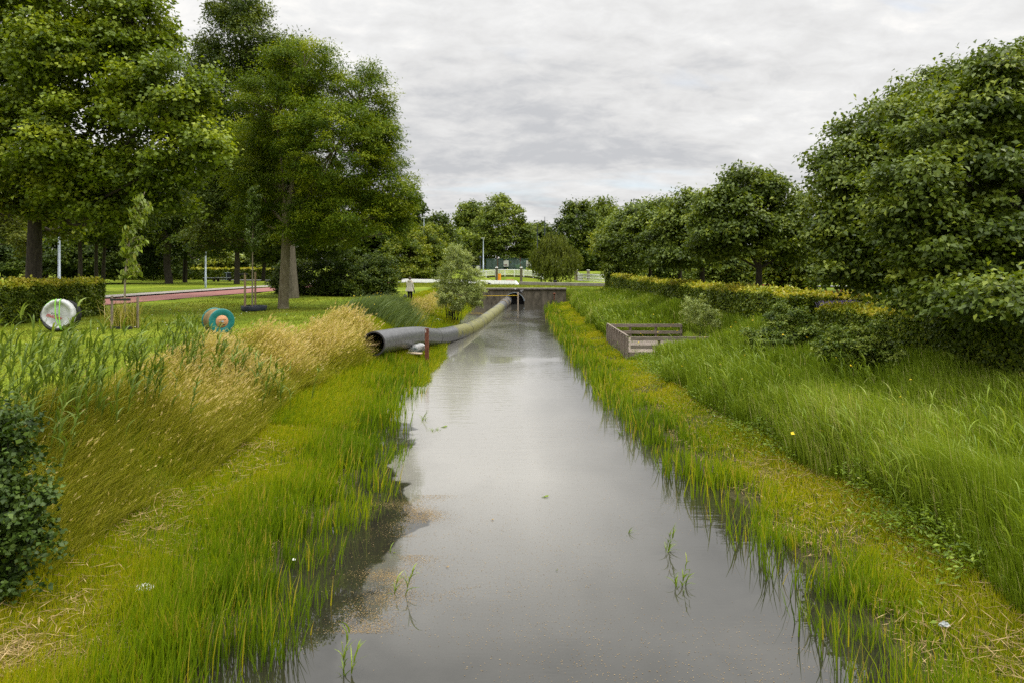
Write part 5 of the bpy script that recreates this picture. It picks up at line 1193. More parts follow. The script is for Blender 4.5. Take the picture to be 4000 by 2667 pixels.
# ------------------------------------------------------------------ observation platform on the right
def platform():
    x0, x1, y0, y1 = 4.72, 8.4, 27.9, 33.8; zd, zt = .52, 1.16
    root = empty("viewing_platform", (x0, y0, 0)); tag(root, "weathered grey wooden platform with railings in the right reeds", "platform"); L = Vector((x0, y0, 0))
    def o_(x, y, z): return (x - x0, y - y0, z)
    mb = MB(); nb = 34
    for i in range(nb):
        y = y0 + .06 + (y1 - y0 - .12) * (i + .5) / nb; mb.box(o_((x0 + x1) / 2, y, zd + random.uniform(-.004, .004)), (x1 - x0 - .12, (y1 - y0) / nb - .018, .04))
    mb.build("deck", M_greywood_h, root)
    mb = MB(); mb.box(o_((x0 + x1) / 2, y0 + .02, zd - .11), (x1 - x0 - .14, .07, .16)); mb.build('joist', M_greywood_h, root); mb = MB(); mb.box(o_((x0 + x1) / 2, y1 - .02, zd - .11), (x1 - x0 - .14, .07, .16)); mb.build("joist", M_greywood_h, root)
    # the plank front along the canal
    nbp = 9
    for i in range(nbp):
        y = y0 + .04 + (y1 - y0 - .08) * (i / (nbp - 1)) ** 1.0
        mb = MB(); mb.box(o_(x0 + random.uniform(-.015, .015), y, (zt + .02) / 2 + .04), (.10, .17, zt - .12 + random.uniform(-.02, .02)), rz=random.uniform(-.08, .08)); mb.box(o_(x0 + .02, y + .30, (zt - .25) / 2 + .15), (.07, .14, zt - .42)) if i < nbp - 1 else None
        mb.build("picket", M_greywood, root)
    mb = MB(); mb.bar(o_(x0 + .01, y0 - .06, zt + .035), o_(x0 + .01, y1 + .06, zt + .035), .07, .04); mb.build("top_rail", M_greywood_h, root)
    for (yy, nm) in ((y0 - .02, 0), (y1 + .02, 1)):
        for z in (zt - .07, zt - .40):
            mb = MB(); mb.box(o_((x0 + x1) / 2 + .08, yy, z), (x1 - x0 - .1, .05, .16 if z > .9 else .15)); mb.build("side_rail", M_greywood_h, root)
        for x in np.linspace(x0 + 1.15, x1, 3) if nm else np.linspace(x0 + 1.3, x1, 3):
            mb = MB(); mb.box(o_(x, yy + (.07 if nm else .07), zt / 2 + .12), (.10, .09, zt - .35)); mb.build("rail_post", M_greywood, root)
    for x in (x0 + .1, (x0 + x1) / 2):
        for y in (y0 + .12, y1 - .12):
            mb = MB(); mb.tube([o_(x, y, -.3), o_(x, y, zd - .16)], .08, 8); mb.build("pile", M_bark_dark, root)
platform()

# ------------------------------------------------------------------ culvert head wall
WY0 = 70.75
def culvert():
    x0, x1, zt = -6.2, 5.6, 1.52; cx_, rz_ = .25, .98; root = empty("head_wall", (0, WY0, 0)); tag(root, "stained concrete head wall with an arched culvert opening", "wall")
    prof = [(cx_ + rz_ * 1.05 * math.cos(a), max(-.4, .22 + rz_ * math.sin(a))) for a in np.linspace(math.pi, 0, 25)]
    prof = [(cx_ - rz_ * 1.05, -.4)] + prof + [(cx_ + rz_ * 1.05, -.4)]
    mb = MB(); f = []; 
    # front face in strips between the arch and the outline
    xs = [x0] + [p[0] for p in prof[1:-1]] + [x1]
    vs = []; fs = []
    def quad(a, b, c, d): 
        i = len(vs); vs.extend([(a[0], 0, a[1]), (b[0], 0, b[1]), (c[0], 0, c[1]), (d[0], 0, d[1])]); fs.append((i, i + 1, i + 2, i + 3))
    for xa, xb in zip(np.linspace(x0, prof[0][0], 8)[:-1], np.linspace(x0, prof[0][0], 8)[1:]): quad((xa, -.4), (xb, -.4), (xb, zt), (xa, zt))
    for xa, xb in zip(np.linspace(prof[-1][0], x1, 8)[:-1], np.linspace(prof[-1][0], x1, 8)[1:]): quad((xa, -.4), (xb, -.4), (xb, zt), (xa, zt))
    for a, b in zip(prof[1:-2], prof[2:-1]): quad((a[0], a[1]), (b[0], b[1]), (b[0], zt), (a[0], zt))
    mb.add(vs, fs)
    mb.add([(x0, 0, zt), (x1, 0, zt), (x1, .3, zt), (x0, .3, zt)], [(0, 1, 2, 3)]); mb.add([(x0, 0, -.4), (x0, .3, -.4), (x0, .3, zt), (x0, 0, zt)], [(0, 1, 2, 3)]); mb.add([(x1, 0, -.4), (x1, .3, -.4), (x1, .3, zt), (x1, 0, zt)], [(0, 1, 2, 3)])
    mb.build("wall_face", M_conc, root)
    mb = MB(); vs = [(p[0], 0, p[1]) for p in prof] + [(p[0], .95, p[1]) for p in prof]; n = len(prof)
    mb.add(vs, [(i, i + 1, n + i + 1, n + i) for i in range(n - 1)], True); mb.add(vs[n:], [tuple(range(n))]); mb.build("culvert_shade_stub", M_dkinner, root)  # short barrel closed by a plate; near-black colour stands for the dark inside
    mb = MB(); 
    for i in range(len(prof) - 5): 
        a, b = prof[i + 2], prof[i + 3]; mb.bar((a[0], -.03, a[1]), (b[0], -.03, b[1]), .10, .05)
    mb.build("arch_ring", M_galv, root)
    mb = MB(); mb.box(((x0 + x1) / 2, .46, zt + .075), (x1 - x0 + .1, 1.25, .15)); mb.build("coping", M_cap, root)
    mb = MB(); mb.box((.35, -.175, zt + .08), (.22, .02, .06)); mb.build("number_plate", M_white, root)
culvert()
mb = MB(); mb.box((0, 0, .55), (.14, .10, 1.35)); o = mb.build("timber_post", M_plank); o.location = (.62, 70.35, 0); tag(o, "pale timber post standing in the culvert mouth", "post")
mb = MB(); mb.bar((-5.5, 70.25, .86), (.62, 70.25, .93), .03, .05); o = mb.build("yellow_rope", M_yellowp); tag(o, "yellow line stretched across the head wall to the timber post", "rope")
mb = MB(); mb.tube([(0, 0, 0), (0, 0, .55)], .05, 8); mb.lathe((0, 0, .55), (0, 0, 1), [(0, .05), (.05, .13), (.16, .15), (.2, .02)], 14); o = mb.build("marker_post", M_rust); o.location = (4.35, 70.3, .45); tag(o, "small reddish marker post at the right end of the head wall", "marker")

# ------------------------------------------------------------------ road edge: white barrier, grey kerb rail
def barrier():
    A = np.array([-14.6, 91.0]); B = np.array([.35, 80.2]); n = 26; root = empty("road_barrier", (A[0], A[1], 1.72)); tag(root, "low white barrier of butted blocks along the road edge", "barrier")
    d = B - A; ang = math.atan2(d[1], d[0]); L = np.linalg.norm(d)
    for i in range(n):
        p = d * (i + .5) / n; ln = L / n - .035
        mb = MB(); prof = [(-.22, 0), (-.20, .18), (-.12, .50), (.12, .50), (.20, .18), (.22, 0)]
        ends = ln / 2; xl_, xr_ = -ends, ends
        vs = [(xl_, a, b) for a, b in prof] + [(xr_ if i < n - 1 else xr_ - b * .9 + .55, a, b) for a, b in prof]
        mb.add(vs, [(j, (j + 1) % 6, 6 + (j + 1) % 6, 6 + j) for j in range(6)] + [tuple(range(6))[::-1], tuple(range(6, 12))])
        o = mb.build("barrier_block", M_white, root); o.location = (p[0], p[1], 0); o.rotation_euler = (0, 0, ang)
barrier()
mb = MB(); ptsr = [(.9, 80.0, 1.93), (4, 77.8, 1.92), (8, 75.4, 1.92), (11.5, 73.6, 1.92)]
for a, b in zip(ptsr[:-1], ptsr[1:]): mb.bar(a, b, .25, .36)
o = mb.build("kerb_beam", M_pave); tag(o, "plain grey kerb beam along the road right of the white barrier", "kerb")

# ------------------------------------------------------------------ white footbridge
def footbridge():
    Y = 136.0; s = Y / F; xa, xb = (1855 - 2000) * s, (2125 - 2000) * s
    root = empty("footbridge", (xa, Y, 0)); tag(root, "white railed arched footbridge beyond the road", "bridge")
    def zdk(x): 
        u = (x - xa) / (xb - xa); return 1.50 + .55 * (1 - (2 * u - .95) ** 2)
    xs = np.linspace(xa, xb, 30)
    mb = MB()
    for a, b in zip(xs[:-1], xs[1:]): mb.bar((a - xa, 0, zdk(a) - .2), (b - xa, 0, zdk(b) - .2), 2.0, .30)
    mb.build("deck", M_bark_dark, root)
    for side in (-1.0, 1.0):
        mb = MB()
        for a, b in zip(xs[:-1], xs[1:]):
            mb.bar((a - xa, side, zdk(a) + 1.05), (b - xa, side, zdk(b) + 1.05), .12, .14); mb.bar((a - xa, side, zdk(a) + .14), (b - xa, side, zdk(b) + .14), .06, .08)
        n = 74
        for i in range(n):
            x = xa + (xb - xa) * (i + .5) / n; mb.box((x - xa, side, zdk(x) + .58), (.05, .04, .9))
        mb.build("railing", M_white, root)
        for x in np.linspace(xa + .4, xb - .3, 8):
            mb = MB(); mb.box((x - xa, side * 1.06, zdk(x) + .42), (.16, .14, 1.4)); mb.build("rail_post", M_white, root)
footbridge()
for (px, lab) in ((1940, "dark mooring pile with a white cap, left of the pair before the footbridge"), (2036, "dark mooring pile with a white cap, right of the pair before the footbridge")):
    Y = 126.0; p = W(px, 1100, Y); tp_ = W(px, 1047, Y); z0 = float(hgt(p[0], Y)) - .2
    root = empty("mooring_pile", (p[0], Y, z0)); tag(root, lab, "post", "mooring piles before the footbridge")
    mb = MB(); mb.tube([(0, 0, 0), (0, 0, tp_[2] - z0)], .24, 10); mb.build("pile", M_bark, root)
    mb = MB(); mb.lathe((0, 0, tp_[2] - z0), (0, 0, 1), [(0, .26), (.1, .26), (.14, .05), (.14, .01)], 12); mb.build("cap", M_white, root)
Y = 118.0; p = W(1951, 1098, Y); tpz = W(1951, 1070, Y)[2]; z0 = float(hgt(p[0], Y))
root = empty("orange_marker", (p[0], Y, z0)); tag(root, "orange sleeve on a blue pole beside the left mooring pile", "marker")
mb = MB(); mb.tube([(0, 0, .9), (0, 0, tpz - z0)], .27, 12); mb.build("sleeve", M_orange, root)
mb = MB(); mb.tube([(0, 0, 0), (0, 0, tpz - z0 + .65)], .07, 8); mb.build("pole", M_galv, root)
Y = 104.0; p = W(1992, 1098, Y)
root = empty("timber_trestle", (p[0], Y, float(hgt(p[0], Y)))); tag(root, "orange brown timber trestle holding a pipe end under the footbridge", "trestle")
mb = MB(); zt_ = W(1992, 1095, Y)[2] - root.location[2]; mb.box((0, 0, zt_), (1.25, .2, .16)); mb.build("beam", M_reelwood, root)
for dx in (-.35, .3): mb = MB(); mb.box((dx, 0, (zt_ - .09) / 2), (.14, .12, zt_ - .09)); mb.build("leg", M_reelwood, root)
mb = MB(); mb.tube([(.25, -.3, .35), (.5, -1.5, .3), (.7, -3.5, .1)], .38, 18); o = mb.build("stub_pipe", M_conc); o.location = (p[0], Y, float(hgt(p[0], Y))); tag(o, "short grey pipe end leaning out below the timber trestle", "pipe")

# ------------------------------------------------------------------ white bridge on the right, with posts
def white_bridge():
    Y = 100.0; s = Y / F; root = empty("road_bridge", (W(2255, 1100, Y)[0], Y, 0)); tag(root, "white panel railed bridge half hidden by the right row boughs", "bridge")
    X0 = root.location[0]
    def q(px, py, y=Y): p = W(px, py, y); return (p[0] - X0, y - Y, p[2])
    pts = [(2257, 1071, 1097, 103.0), (2277, 1072, 1100, 100.0), (2312, 1073, 1103, 97.5), (2350, 1075, 1105, 95), (2400, 1078, 1110, 92)]
    mb = MB(); mbp = MB()
    for i, (a, b) in enumerate(zip(pts[:-1], pts[1:])):
        for f in (0.04, .5, .94):
            mb.bar(q(a[0], a[1] + (a[2] - a[1]) * f, a[3]), q(b[0], b[1] + (b[2] - b[1]) * f, b[3]), .08, .20 if f != .5 else .12)
        nn = 3 if i == 0 else 9
        for u in np.linspace(0, 1, nn + 1)[:-1]:
            px = a[0] + (b[0] - a[0]) * u; t0 = a[1] + (b[1] - a[1]) * u; t1 = a[2] + (b[2] - a[2]) * u; yy = a[3] + (b[3] - a[3]) * u
            mb.bar(q(px, t0, yy), q(px, t1, yy), .05, .14)
    a, b = pts[0], pts[1]; A0, A1 = q(a[0], a[1] + 1, a[3] + .05), q(b[0], b[1] + 1, b[3] + .05); B0, B1 = q(a[0], a[2], a[3] + .05), q(b[0], b[2], b[3] + .05)
    mbp.add([A0, A1, B1, B0] + [(p[0], p[1] + .04, p[2]) for p in (A0, A1, B1, B0)], [(0, 1, 2, 3), (7, 6, 5, 4), (0, 4, 5, 1), (1, 5, 6, 2), (2, 6, 7, 3), (3, 7, 4, 0)])
    a, b = (2362, 1076, 1108, 94.3), (2393, 1079, 1115, 92.3); A0, A1 = q(a[0], a[1], a[3] - .1), q(b[0], b[1], b[3] - .1); B0, B1 = q(a[0], a[2], a[3] - .1), q(b[0], b[2], b[3] - .1)
    mbp.add([A0, A1, B1, B0] + [(p[0], p[1] + .04, p[2]) for p in (A0, A1, B1, B0)], [(0, 1, 2, 3), (7, 6, 5, 4), (0, 4, 5, 1), (1, 5, 6, 2), (2, 6, 7, 3), (3, 7, 4, 0)])
    mb.build("railing", M_whited, root); mbp.build("solid_panel", M_whited, root)
    mb = MB()
    for a, b in zip(pts[:-1], pts[1:]): mb.bar(q(a[0] + 3, a[2] + 3, a[3] + 1), q(b[0], b[2] + 3, b[3] + 1), 2.2, .3)
    mb.build("deck", M_bark_dark, root)
    for px in (2266, 2280, 2297, 2318, 2340):
        a = q(px, 1108, 98); mb = MB(); mb.box((a[0], a[1], 1.0), (.12, .12, 1.6)); mb.build("pile", M_bark_dark, root)
white_bridge()
for (px, top, w_, Yp, lab) in ((2253, 1056, .30, 104, "thick grey post with a white cap at the left end of the white bridge"), (2295, 1057, .20, 105, "left of the twin grey posts with white caps behind the white bridge"), (2301, 1057, .20, 105, "right of the twin grey posts with white caps behind the white bridge"), (2246, 1066, .16, 106, "thinner white capped post left of the thick bridge post"), (2260, 1067, .16, 103, "thinner white capped post right of the thick bridge post")):
    p = W(px, top, Yp); z0 = float(hgt(p[0], Yp)) - .1; root = empty("capped_post", (p[0], Yp, z0)); tag(root, lab, "post", "white capped posts of the bridge")
    mb = MB(); mb.box((0, 0, (p[2] - z0) / 2), (w_, w_, p[2] - z0)); mb.build("shaft", M_greywood, root)
    mb = MB(); mb.box((0, 0, p[2] - z0 + .05), (w_ + .05, w_ + .05, .09)); mb.build("cap", M_white, root)
p = W(2403, 1120, 72.5); mb = MB(); mb.box((0, 0, .9), (.13, .08, 1.9)); o = mb.build("gate_post", M_galv); o.location = (p[0], 72.5, 1.7); tag(o, "pale grey flat post at the hedge end by the road", "post")

# ------------------------------------------------------------------ bus shelter
def shelter():
    Y = 160.0; s = Y / F; x0 = (1900 - 2000) * s; x1 = (2076 - 2000) * s; zb = 2.85; ztop = HC - (1015 - YH) * s
    root = empty("bus_shelter", (x0, Y, zb)); tag(root, "long dark green glazed bus shelter on the far embankment", "shelter"); Wd = x1 - x0; H_ = ztop - zb; n = 8; pw = Wd / n
    mb = MB()
    for i in range(n + 1): mb.box((i * pw, 0, H_ / 2), (.09, .09, H_))
    mb.box((Wd / 2, 0, H_ + .04), (Wd + .2, .14, .10)); mb.box((Wd / 2, 0, .62), (Wd, .05, .06)); mb.build("frame", M_bushshel, root)
    mb = MB(); mb.box((Wd / 2, .8, H_ + .14), (Wd + .3, 1.7, .08)); mb.build("roof", M_bushshel, root)
    for i in range(n):
        if i in (3, 7): continue
        mb = MB(); mb.box(((i + .5) * pw, .01, H_ / 2 + .02), (pw - .10, .012, H_ - .12)); mb.build("pane", M_glass, root)
    for i in (3, 7):
        mb = MB(); mb.box(((i + .5) * pw, 0, H_ * .62), (pw - .14, .08, H_ * .58)); pn = mb.build("poster_panel", M_panel, root)
        mb = MB(); mb.box(((i + .5) * pw - .1, -.046, H_ * .48), (pw * .55, .012, H_ * .14)); mb.build("printed_picture", M_poster_dk, pn)
    for i in (0, 4): mb = MB(); mb.box(((i + .5) * pw, .4, .62), (pw - .2, .4, .06)); mb.build("bench_seat", M_plank, root)
    for i in (2, 6): mb = MB(); mb.tube([(i * pw, -.12, .0), (i * pw, -.12, H_ + .55)], .06, 8); mb.build("red_pole", M_rust, root)
shelter()
def guard(label, px0, px1, Y, zb):
    s = Y / F; x0 = (px0 - 2000) * s; x1 = (px1 - 2000) * s; root = empty("guard_rail", (x0, Y, zb)); tag(root, label, "railing", "dark guard rails on the far embankment")
    mb = MB(); 
    for z in (.35, .65, .95): mb.bar((0, 0, z), (x1 - x0, 0, z), .06, .12)
    mb.build("rails", M_dkblue, root)
    for x in np.linspace(0, x1 - x0, max(3, int((x1 - x0) / 1.8))): mb = MB(); mb.box((x, .06, .5), (.09, .09, 1.05)); mb.build("rail_post", M_dkblue, root)
guard("dark blue guard rail left of the bus shelter", 1790, 1898, 158, 2.9)
guard("dark blue guard rail right of the bus shelter", 2080, 2105, 158, 2.7)

# ------------------------------------------------------------------ lamp posts and masts
def lamp(label, px, Y, top, r, mat, head, group=None, base_py=None):
    p = W(px, 1100, Y); z0 = float(hgt(p[0], Y)) - .05; zt = HC - (top - YH) * Y / F; h = zt - z0
    root = empty("lamp_post", (p[0], Y, z0)); tag(root, label, "lamp post", group)
    mb = MB(); mb.tube([(0, 0, 0), (0, 0, h * .25), (0, 0, h * .252), (0, 0, h)], [r, r, r * .85, r * .6], 12); mb.build("pole", mat, root)
    if head == 'arm':
        mb = MB(); mb.box((-.05, 0, h + .03), (.75, .28, .12)); hd = mb.build("lamp_head", M_lampglass, root)
    elif head == 'lantern':
        mb = MB(); mb.lathe((0, 0, h), (0, 0, 1), [(0, .08), (.1, .16), (.55, .26), (.6, .28), (.7, .15), (.82, .03)], 8, False); mb.build("lantern", M_dkblue, root)
    elif head == 'mast':
        mb = MB(); mb.box((0, 0, h * .82), (.55, .16, .22)); mb.tube([(0, 0, h), (0, 0, h + .8)], .05, 6); mb.build("fitting", M_dkblue, root)
    return root
gL = "park lamp posts"
lamp("bluish grey lamp post standing behind the left clipped hedge", 231, 40, 800, .09, M_galv, 'arm', gL)
lamp("pale lamp post on the verge beside the red path and bench slabs", 803, 72.5, 900, .10, M_galv, 'arm', gL)
lamp("tall grey lamp post behind the standing person", 1656, 109, 852, .12, M_galv, 'arm', gL)
lamp("slim grey lamp post left of the bus shelter", 1888, 152, 932, .14, M_galv, 'arm', gL)
lamp("dark lantern post left of the slim grey lamp", 1876, 153, 1016, .09, M_dkblue, 'lantern')
lamp("taller black mast right of the bus shelter", 2128, 150, 862, .16, M_dkblue, 'mast')
lamp("shorter black mast just left of the taller one", 2099, 158, 890, .14, M_dkblue, 'mast')
lamp("small distant mast above the dark domed tree", 1743, 175, 868, .12, M_dkblue, 'mast')
p = W(1867, 1053, 152); mb = MB(); mb.box((0, 0, .75), (.75, .25, .9)); mb.box((0, 0, 1.25), (.6, .2, .14)); mb.box((0, .02, .15), (.5, .2, .3)); o = mb.build("utility_cabinet", M_panel); o.location = (p[0], 152, float(hgt(p[0], 152))); tag(o, "small grey white cabinet left of the lantern post", "cabinet")

# ------------------------------------------------------------------ bench slabs and bin on the left
bp = G(832, 1101, 1.7)
for (dx, wd_, lab) in ((-.55, 1.6, "left grey bench slab on legs before the far hedge"), (1.55, 1.9, "right grey bench slab on legs before the far hedge")):
    root = empty("bench", (bp[0] + dx, bp[1], float(hgt(bp[0] + dx, bp[1])))); tag(root, lab, "bench", "bench slabs before the far hedge")
    mb = MB(); mb.box((0, 0, .52), (wd_, .7, .10)); mb.build("seat", M_benchs, root)
    for sx in (-1, 1):
        mb = MB(); mb.box((sx * (wd_ / 2 - .12), 0, .235), (.14, .6, .47)); mb.build("leg", M_bark_dark, root)
p = G(891, 1099, 1.7); root = empty("litter_bin", (p[0], p[1], float(hgt(p[0], p[1])))); tag(root, "dark litter bin with a pale edge right of the bench slabs", "bin")
mb = MB(); mb.box((0, 0, .62), (.62, .5, 1.1)); mb.build("body", M_dkblue, root); mb = MB(); mb.box((0, 0, 1.2), (.75, .6, .06)); mb.build("lid", M_galv, root); mb = MB(); mb.box((-.12, -.27, .62), (.08, .05, 1.1)); mb.build("edge_strip", M_galv, root)

# ------------------------------------------------------------------ person, with backpack and camera
def skinned(name, joints, edges, radii, mat, parent, sub=2):
    me = bpy.data.meshes.new(name); me.from_pydata(joints, edges, []); me.materials.append(mat); o = link(name, me, parent)
    md = o.modifiers.new("skin", 'SKIN'); md.use_smooth_shade = True
    for i, r_ in enumerate(radii): me.skin_vertices[0].data[i].radius = r_ if isinstance(r_, tuple) else (r_, r_)
    for i in range(len(joints)): me.skin_vertices[0].data[i].use_root = (i == 0)
    sb = o.modifiers.new("smooth", 'SUBSURF'); sb.levels = sub; sb.render_levels = sub
    return o
pf = G(1601, 1171, 1.7); PZ = float(hgt(pf[0], pf[1]))
per = empty("person", (pf[0], pf[1], PZ), R(-12)); tag(per, "person seen from behind in a cream hooded jacket and black trousers", "person")
# body: pelvis first; faces away from the camera (+y), right arm on the +x side
J = [(0, 0, .92), (0, .0, 1.10), (0, -.01, 1.30), (0, -.01, 1.42), (0, .0, 1.49), (0, .015, 1.56), (0, .02, 1.64), (0, .015, 1.68),
     (.09, 0, .86), (.10, .02, .48), (.115, .0, .09), (.12, .13, .03), (-.09, 0, .86), (-.09, .02, .48), (-.085, -.02, .09), (-.10, .11, .03),
     (.17, -.01, 1.38), (.215, .0, 1.12), (.255, .06, .90), (.265, .08, .83), (-.17, -.01, 1.38), (-.215, .0, 1.14), (-.20, .14, .98), (-.17, .22, .98)]
E = [(0, 1), (1, 2), (2, 3), (3, 4), (4, 5), (5, 6), (6, 7), (0, 8), (8, 9), (9, 10), (10, 11), (0, 12), (12, 13), (13, 14), (14, 15), (3, 16), (16, 17), (17, 18), (18, 19), (3, 20), (20, 21), (21, 22), (22, 23)]
Rd = [(.15, .10), (.13, .09), (.15, .10), (.10, .07), .05, (.075, .085), (.075, .09), .05, .085, .06, .042, .035, .085, .06, .042, .035, .06, .045, .033, .03, .06, .045, .033, .03]
bi = len(J)
for (w0, sg) in ((19, 1), (23, -1)):
    wx_, wy_, wz_ = J[w0]
    for fi, (dx, dy, ln) in enumerate(((-.02, .02, .075), (-.007, .03, .085), (.007, .032, .08), (.02, .028, .065))):
        J += [(wx_ + dx * .8, wy_ + dy * .6, wz_ - .03), (wx_ + dx, wy_ + dy + .015, wz_ - .03 - ln * .5), (wx_ + dx * .9, wy_ + dy + .02, wz_ - .03 - ln)]; E += [(w0, bi), (bi, bi + 1), (bi + 1, bi + 2)]; Rd += [.010, .009, .007]; bi += 3
    J += [(wx_ - .035 * sg, wy_ + .03, wz_ - .02), (wx_ - .045 * sg, wy_ + .05, wz_ - .055)]; E += [(w0, bi), (bi, bi + 1)]; Rd += [.011, .009]; bi += 2
skinned("body", J, E, Rd, M_skin, per)
def loft(rings, mat, name, parent, n=22, wr=0.0, seed=0):
    r2 = np.random.default_rng(seed); vs = []
    for (cx0, cy0, z, rx, ry) in rings:
        for k in range(n):
            a = 2 * math.pi * k / n; f = 1 + wr * math.sin(5 * a + z * 4) * (1 if z < 1.1 else .4); vs.append((cx0 + rx * f * math.cos(a), cy0 + ry * f * math.sin(a), z))
    fs = [(i * n + k, i * n + (k + 1) % n, (i + 1) * n + (k + 1) % n, (i + 1) * n + k) for i in range(len(rings) - 1) for k in range(n)]
    mb = MB(); mb.add(vs, fs, True); return mb.build(name, mat, parent)
jk = loft([(-.03, -.01, .73, .295, .21), (-.025, -.01, .80, .28, .20), (-.01, -.01, .95, .235, .17), (0, -.01, 1.10, .20, .145), (0, -.01, 1.25, .205, .145), (0, -.01, 1.36, .20, .135), (0, -.01, 1.42, .16, .115), (0, 0, 1.47, .085, .08)], M_jacket, "jacket", per, wr=.05)
for sg, a_, b_, c_ in ((1, J[16], J[17], J[18]), (-1, J[20], J[21], J[22])):
    mb = MB(); sh = (a_[0] * .85, a_[1], a_[2] + .0); mb.tube(curve_pts([sh, b_, tuple(np.array(b_) * .08 + np.array(c_) * .92)], 8), [.075, .078, .072, .066, .062, .058, .056, .055], 12); mb.build("sleeve", M_jacket, jk)
mb = MB(); vs = []
for i in range(6):
    for k in range(13):
        a = math.pi + math.pi * k / 12; q_ = i / 5; vs.append((.135 * math.cos(a) * (1 - .15 * q_), .10 * math.sin(a) * (1 + .25 * math.sin(math.pi * q_)) - .02, 1.50 - .17 * q_ * (-math.sin(a)) - .02 * q_))
mb.add(vs, [(i * 13 + k, i * 13 + k + 1, i * 13 + k + 14, i * 13 + k + 13) for i in range(5) for k in range(12)], True); hd = mb.build("hood", M_jacket, jk)
md = hd.modifiers.new("cloth", 'SOLIDIFY'); md.thickness = .025
for sg, ks in ((1, (8, 9, 10)), (-1, (12, 13, 14))):
    mb = MB(); mb.tube(curve_pts([(J[ks[0]][0], J[ks[0]][1], .92), J[ks[1]], (J[ks[2]][0], J[ks[2]][1], .10)], 8), [.105, .10, .092, .082, .075, .07, .066, .064], 12); mb.build("trouser_leg", M_trous, per)
    t_ = J[ks[2]]; mb = MB(); mb.tube(curve_pts([(t_[0], t_[1] - .05, .055), (t_[0], t_[1] + .05, .06), (t_[0], t_[1] + .17, .045)], 6), [.05, .06, .058, .052, .045, .03], 10); mb.build("boot", M_trous, per)
mb = MB(); vs = []
for i in range(9):
    for k in range(18):
        th = math.pi * (i / 8) * .72; ph = 2 * math.pi * k / 18; f = 1 + .03 * math.sin(9 * ph + i)
        fr = .80 if (math.sin(ph) > .45 and i > 4) else 1.0; vs.append((.092 * f * fr * math.sin(th) * math.cos(ph), .005 + .108 * f * fr * math.sin(th) * math.sin(ph), 1.60 + .115 * math.cos(th)))
mb.add(vs, [(i * 18 + k, i * 18 + (k + 1) % 18, (i + 1) * 18 + (k + 1) % 18, (i + 1) * 18 + k) for i in range(8) for k in range(18)], True); mb.build("hair", M_hair, per)
cmx = Matrix.Rotation(R(-12), 3, 'Z') @ Vector((.275, .09, .74))
root = empty("handheld_camera", (pf[0] + cmx.x, pf[1] + cmx.y, PZ + cmx.z)); tag(root, "dark camera held low in the person's right hand", "camera")
mb = MB(); mb.box((0, 0, 0), (.09, .13, .10)); mb.build("camera_body", M_black, root); mb = MB(); mb.tube([(0, 0, -.05), (.02, .02, -.16)], .036, 12); mb.build("lens", M_dkblue, root)
kp = G(1582, 1172, 1.7); root = empty("backpack", (kp[0], kp[1], float(hgt(kp[0], kp[1])))); tag(root, "black backpack standing on the grass beside the person", "bag")
loft([(0, 0, .01, .12, .09), (0, 0, .05, .15, .11), (0, 0, .2, .155, .12), (0, 0, .35, .14, .11), (.01, 0, .43, .10, .08), (.01, 0, .46, .02, .02)], M_black, "sack", root, wr=.03)
mb = MB(); mb.tube(curve_pts([(-.05, -.0, .43), (0, 0, .52), (.05, 0, .43)], 7), .012, 6); mb.build("handle", M_black, root); mb = MB(); mb.box((0, -.125, .15), (.2, .05, .18)); mb.build("front_pocket", M_trous, root)

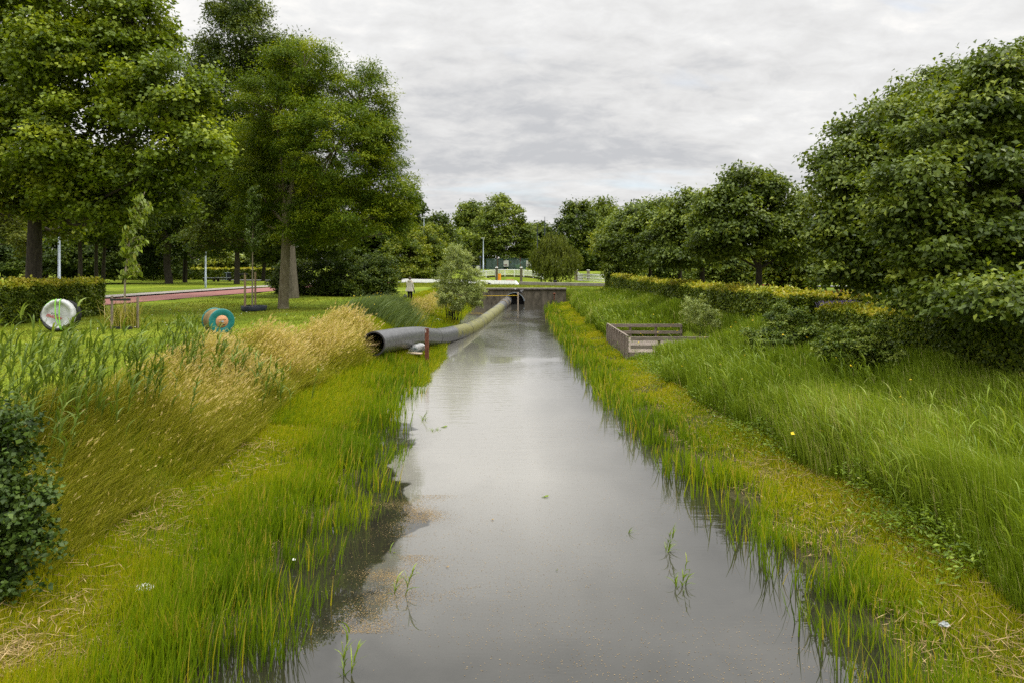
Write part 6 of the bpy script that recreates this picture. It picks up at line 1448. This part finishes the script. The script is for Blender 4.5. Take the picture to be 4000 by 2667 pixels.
# ------------------------------------------------------------------ birds
def bird(label, loc, flying, rz, sc=1.0):
    root = empty("crow", loc, rz); tag(root, label, "bird", None)
    J = [(0, 0, .0), (.10, 0, .02), (.17, 0, .06), (.24, 0, .055), (-.12, 0, -.01), (-.26, 0, -.03)]; E = [(0, 1), (1, 2), (2, 3), (0, 4), (4, 5)]; Rd = [.07, .06, .042, .008, .045, (.05, .012)]
    if not flying: J += [(0, .03, -.10), (.0, .03, -.17), (0, -.03, -.10), (.0, -.03, -.17)]; E += [(0, 6), (6, 7), (0, 8), (8, 9)]; Rd += [.02, .008, .02, .008]
    b = skinned("body", [tuple(np.array(j) * sc) for j in J], E, [tuple(np.array(r_) * sc) if isinstance(r_, tuple) else r_ * sc for r_ in Rd], M_bird, root, 1)
    for sg in (-1, 1):
        mb = MB()
        if flying: pts = [(.08, .04 * sg, .04), (.10, .25 * sg, .16), (.0, .50 * sg, .22), (-.12, .46 * sg, .19), (-.12, .22 * sg, .10), (-.08, .05 * sg, .02)]
        else: pts = [(.09, .06 * sg, .03), (.03, .075 * sg, .05), (-.12, .05 * sg, .03), (-.24, .02 * sg, -.02), (-.10, .065 * sg, -.03), (.04, .075 * sg, -.02)]
        pts = [tuple(np.array(p) * sc) for p in pts]; vs = pts + [(p[0], p[1], p[2] - .015 * sc) for p in pts]
        mb.add(vs, [(0, 1, 2, 3, 4, 5), (11, 10, 9, 8, 7, 6)] + [(i, (i + 1) % 6, 6 + (i + 1) % 6, 6 + i) for i in range(6)]); mb.build("wing", M_bird, root)
p = W(2032, 1143, 66); bird("black crow flying in front of the head wall", tuple(p), True, R(155), 1.15)
p = W(1910, 1112, 79.0); bird("black crow standing on the grass before the white barrier", (p[0], 79.0, float(hgt(p[0], 79)) + .22), False, R(160), 1.2)
p = W(2168, 1113, 75.6); bird("black crow perched on the grey kerb beam", (p[0], 76.2, 2.28), False, R(10), 1.0)

# flowers sprinkled in the lawn, hogweed heads and yellow flowers
def flow(n, mat, name, boxes, hmin, hmax, size):
    P = []
    for (xa, xb, ya, yb) in boxes:
        m = n // len(boxes); X = rng.uniform(xa, xb, m); Y = rng.uniform(ya, yb, m); Z = hgt(X, Y) + rng.uniform(hmin, hmax, m); P.append(np.stack([X, Y, Z], 1))
    P = np.vstack(P); m = len(P); sz = size * rng.uniform(.6, 1.3, m)
    stuff(name, [leaf_quads(P, rng.normal(size=(m, 3)) * np.array([1, 1, .1]), np.array([0, 0, 1.]) + rng.normal(0, .2, (m, 3)), sz, sz, rng.random(m)), leaf_quads(P + np.array([0, 0, .004]), rng.normal(size=(m, 3)) * np.array([1, 1, .1]), np.array([0, -.7, .6]) + rng.normal(0, .2, (m, 3)), sz * .8, sz * .8, rng.random(m))], mat)
flow(170, M_white_fl, "white_flowers", [(-19, -8, 18, 36), (-19, -12, 24, 40), (4.8, 8, 8, 24)], .04, .10, .045)
flow(160, M_yel_fl, "yellow_flowers", [(-7.4, -6.2, 31, 40), (5, 8.5, 12, 40), (5.5, 9, 60, 70)], .5, 1.0, .07)
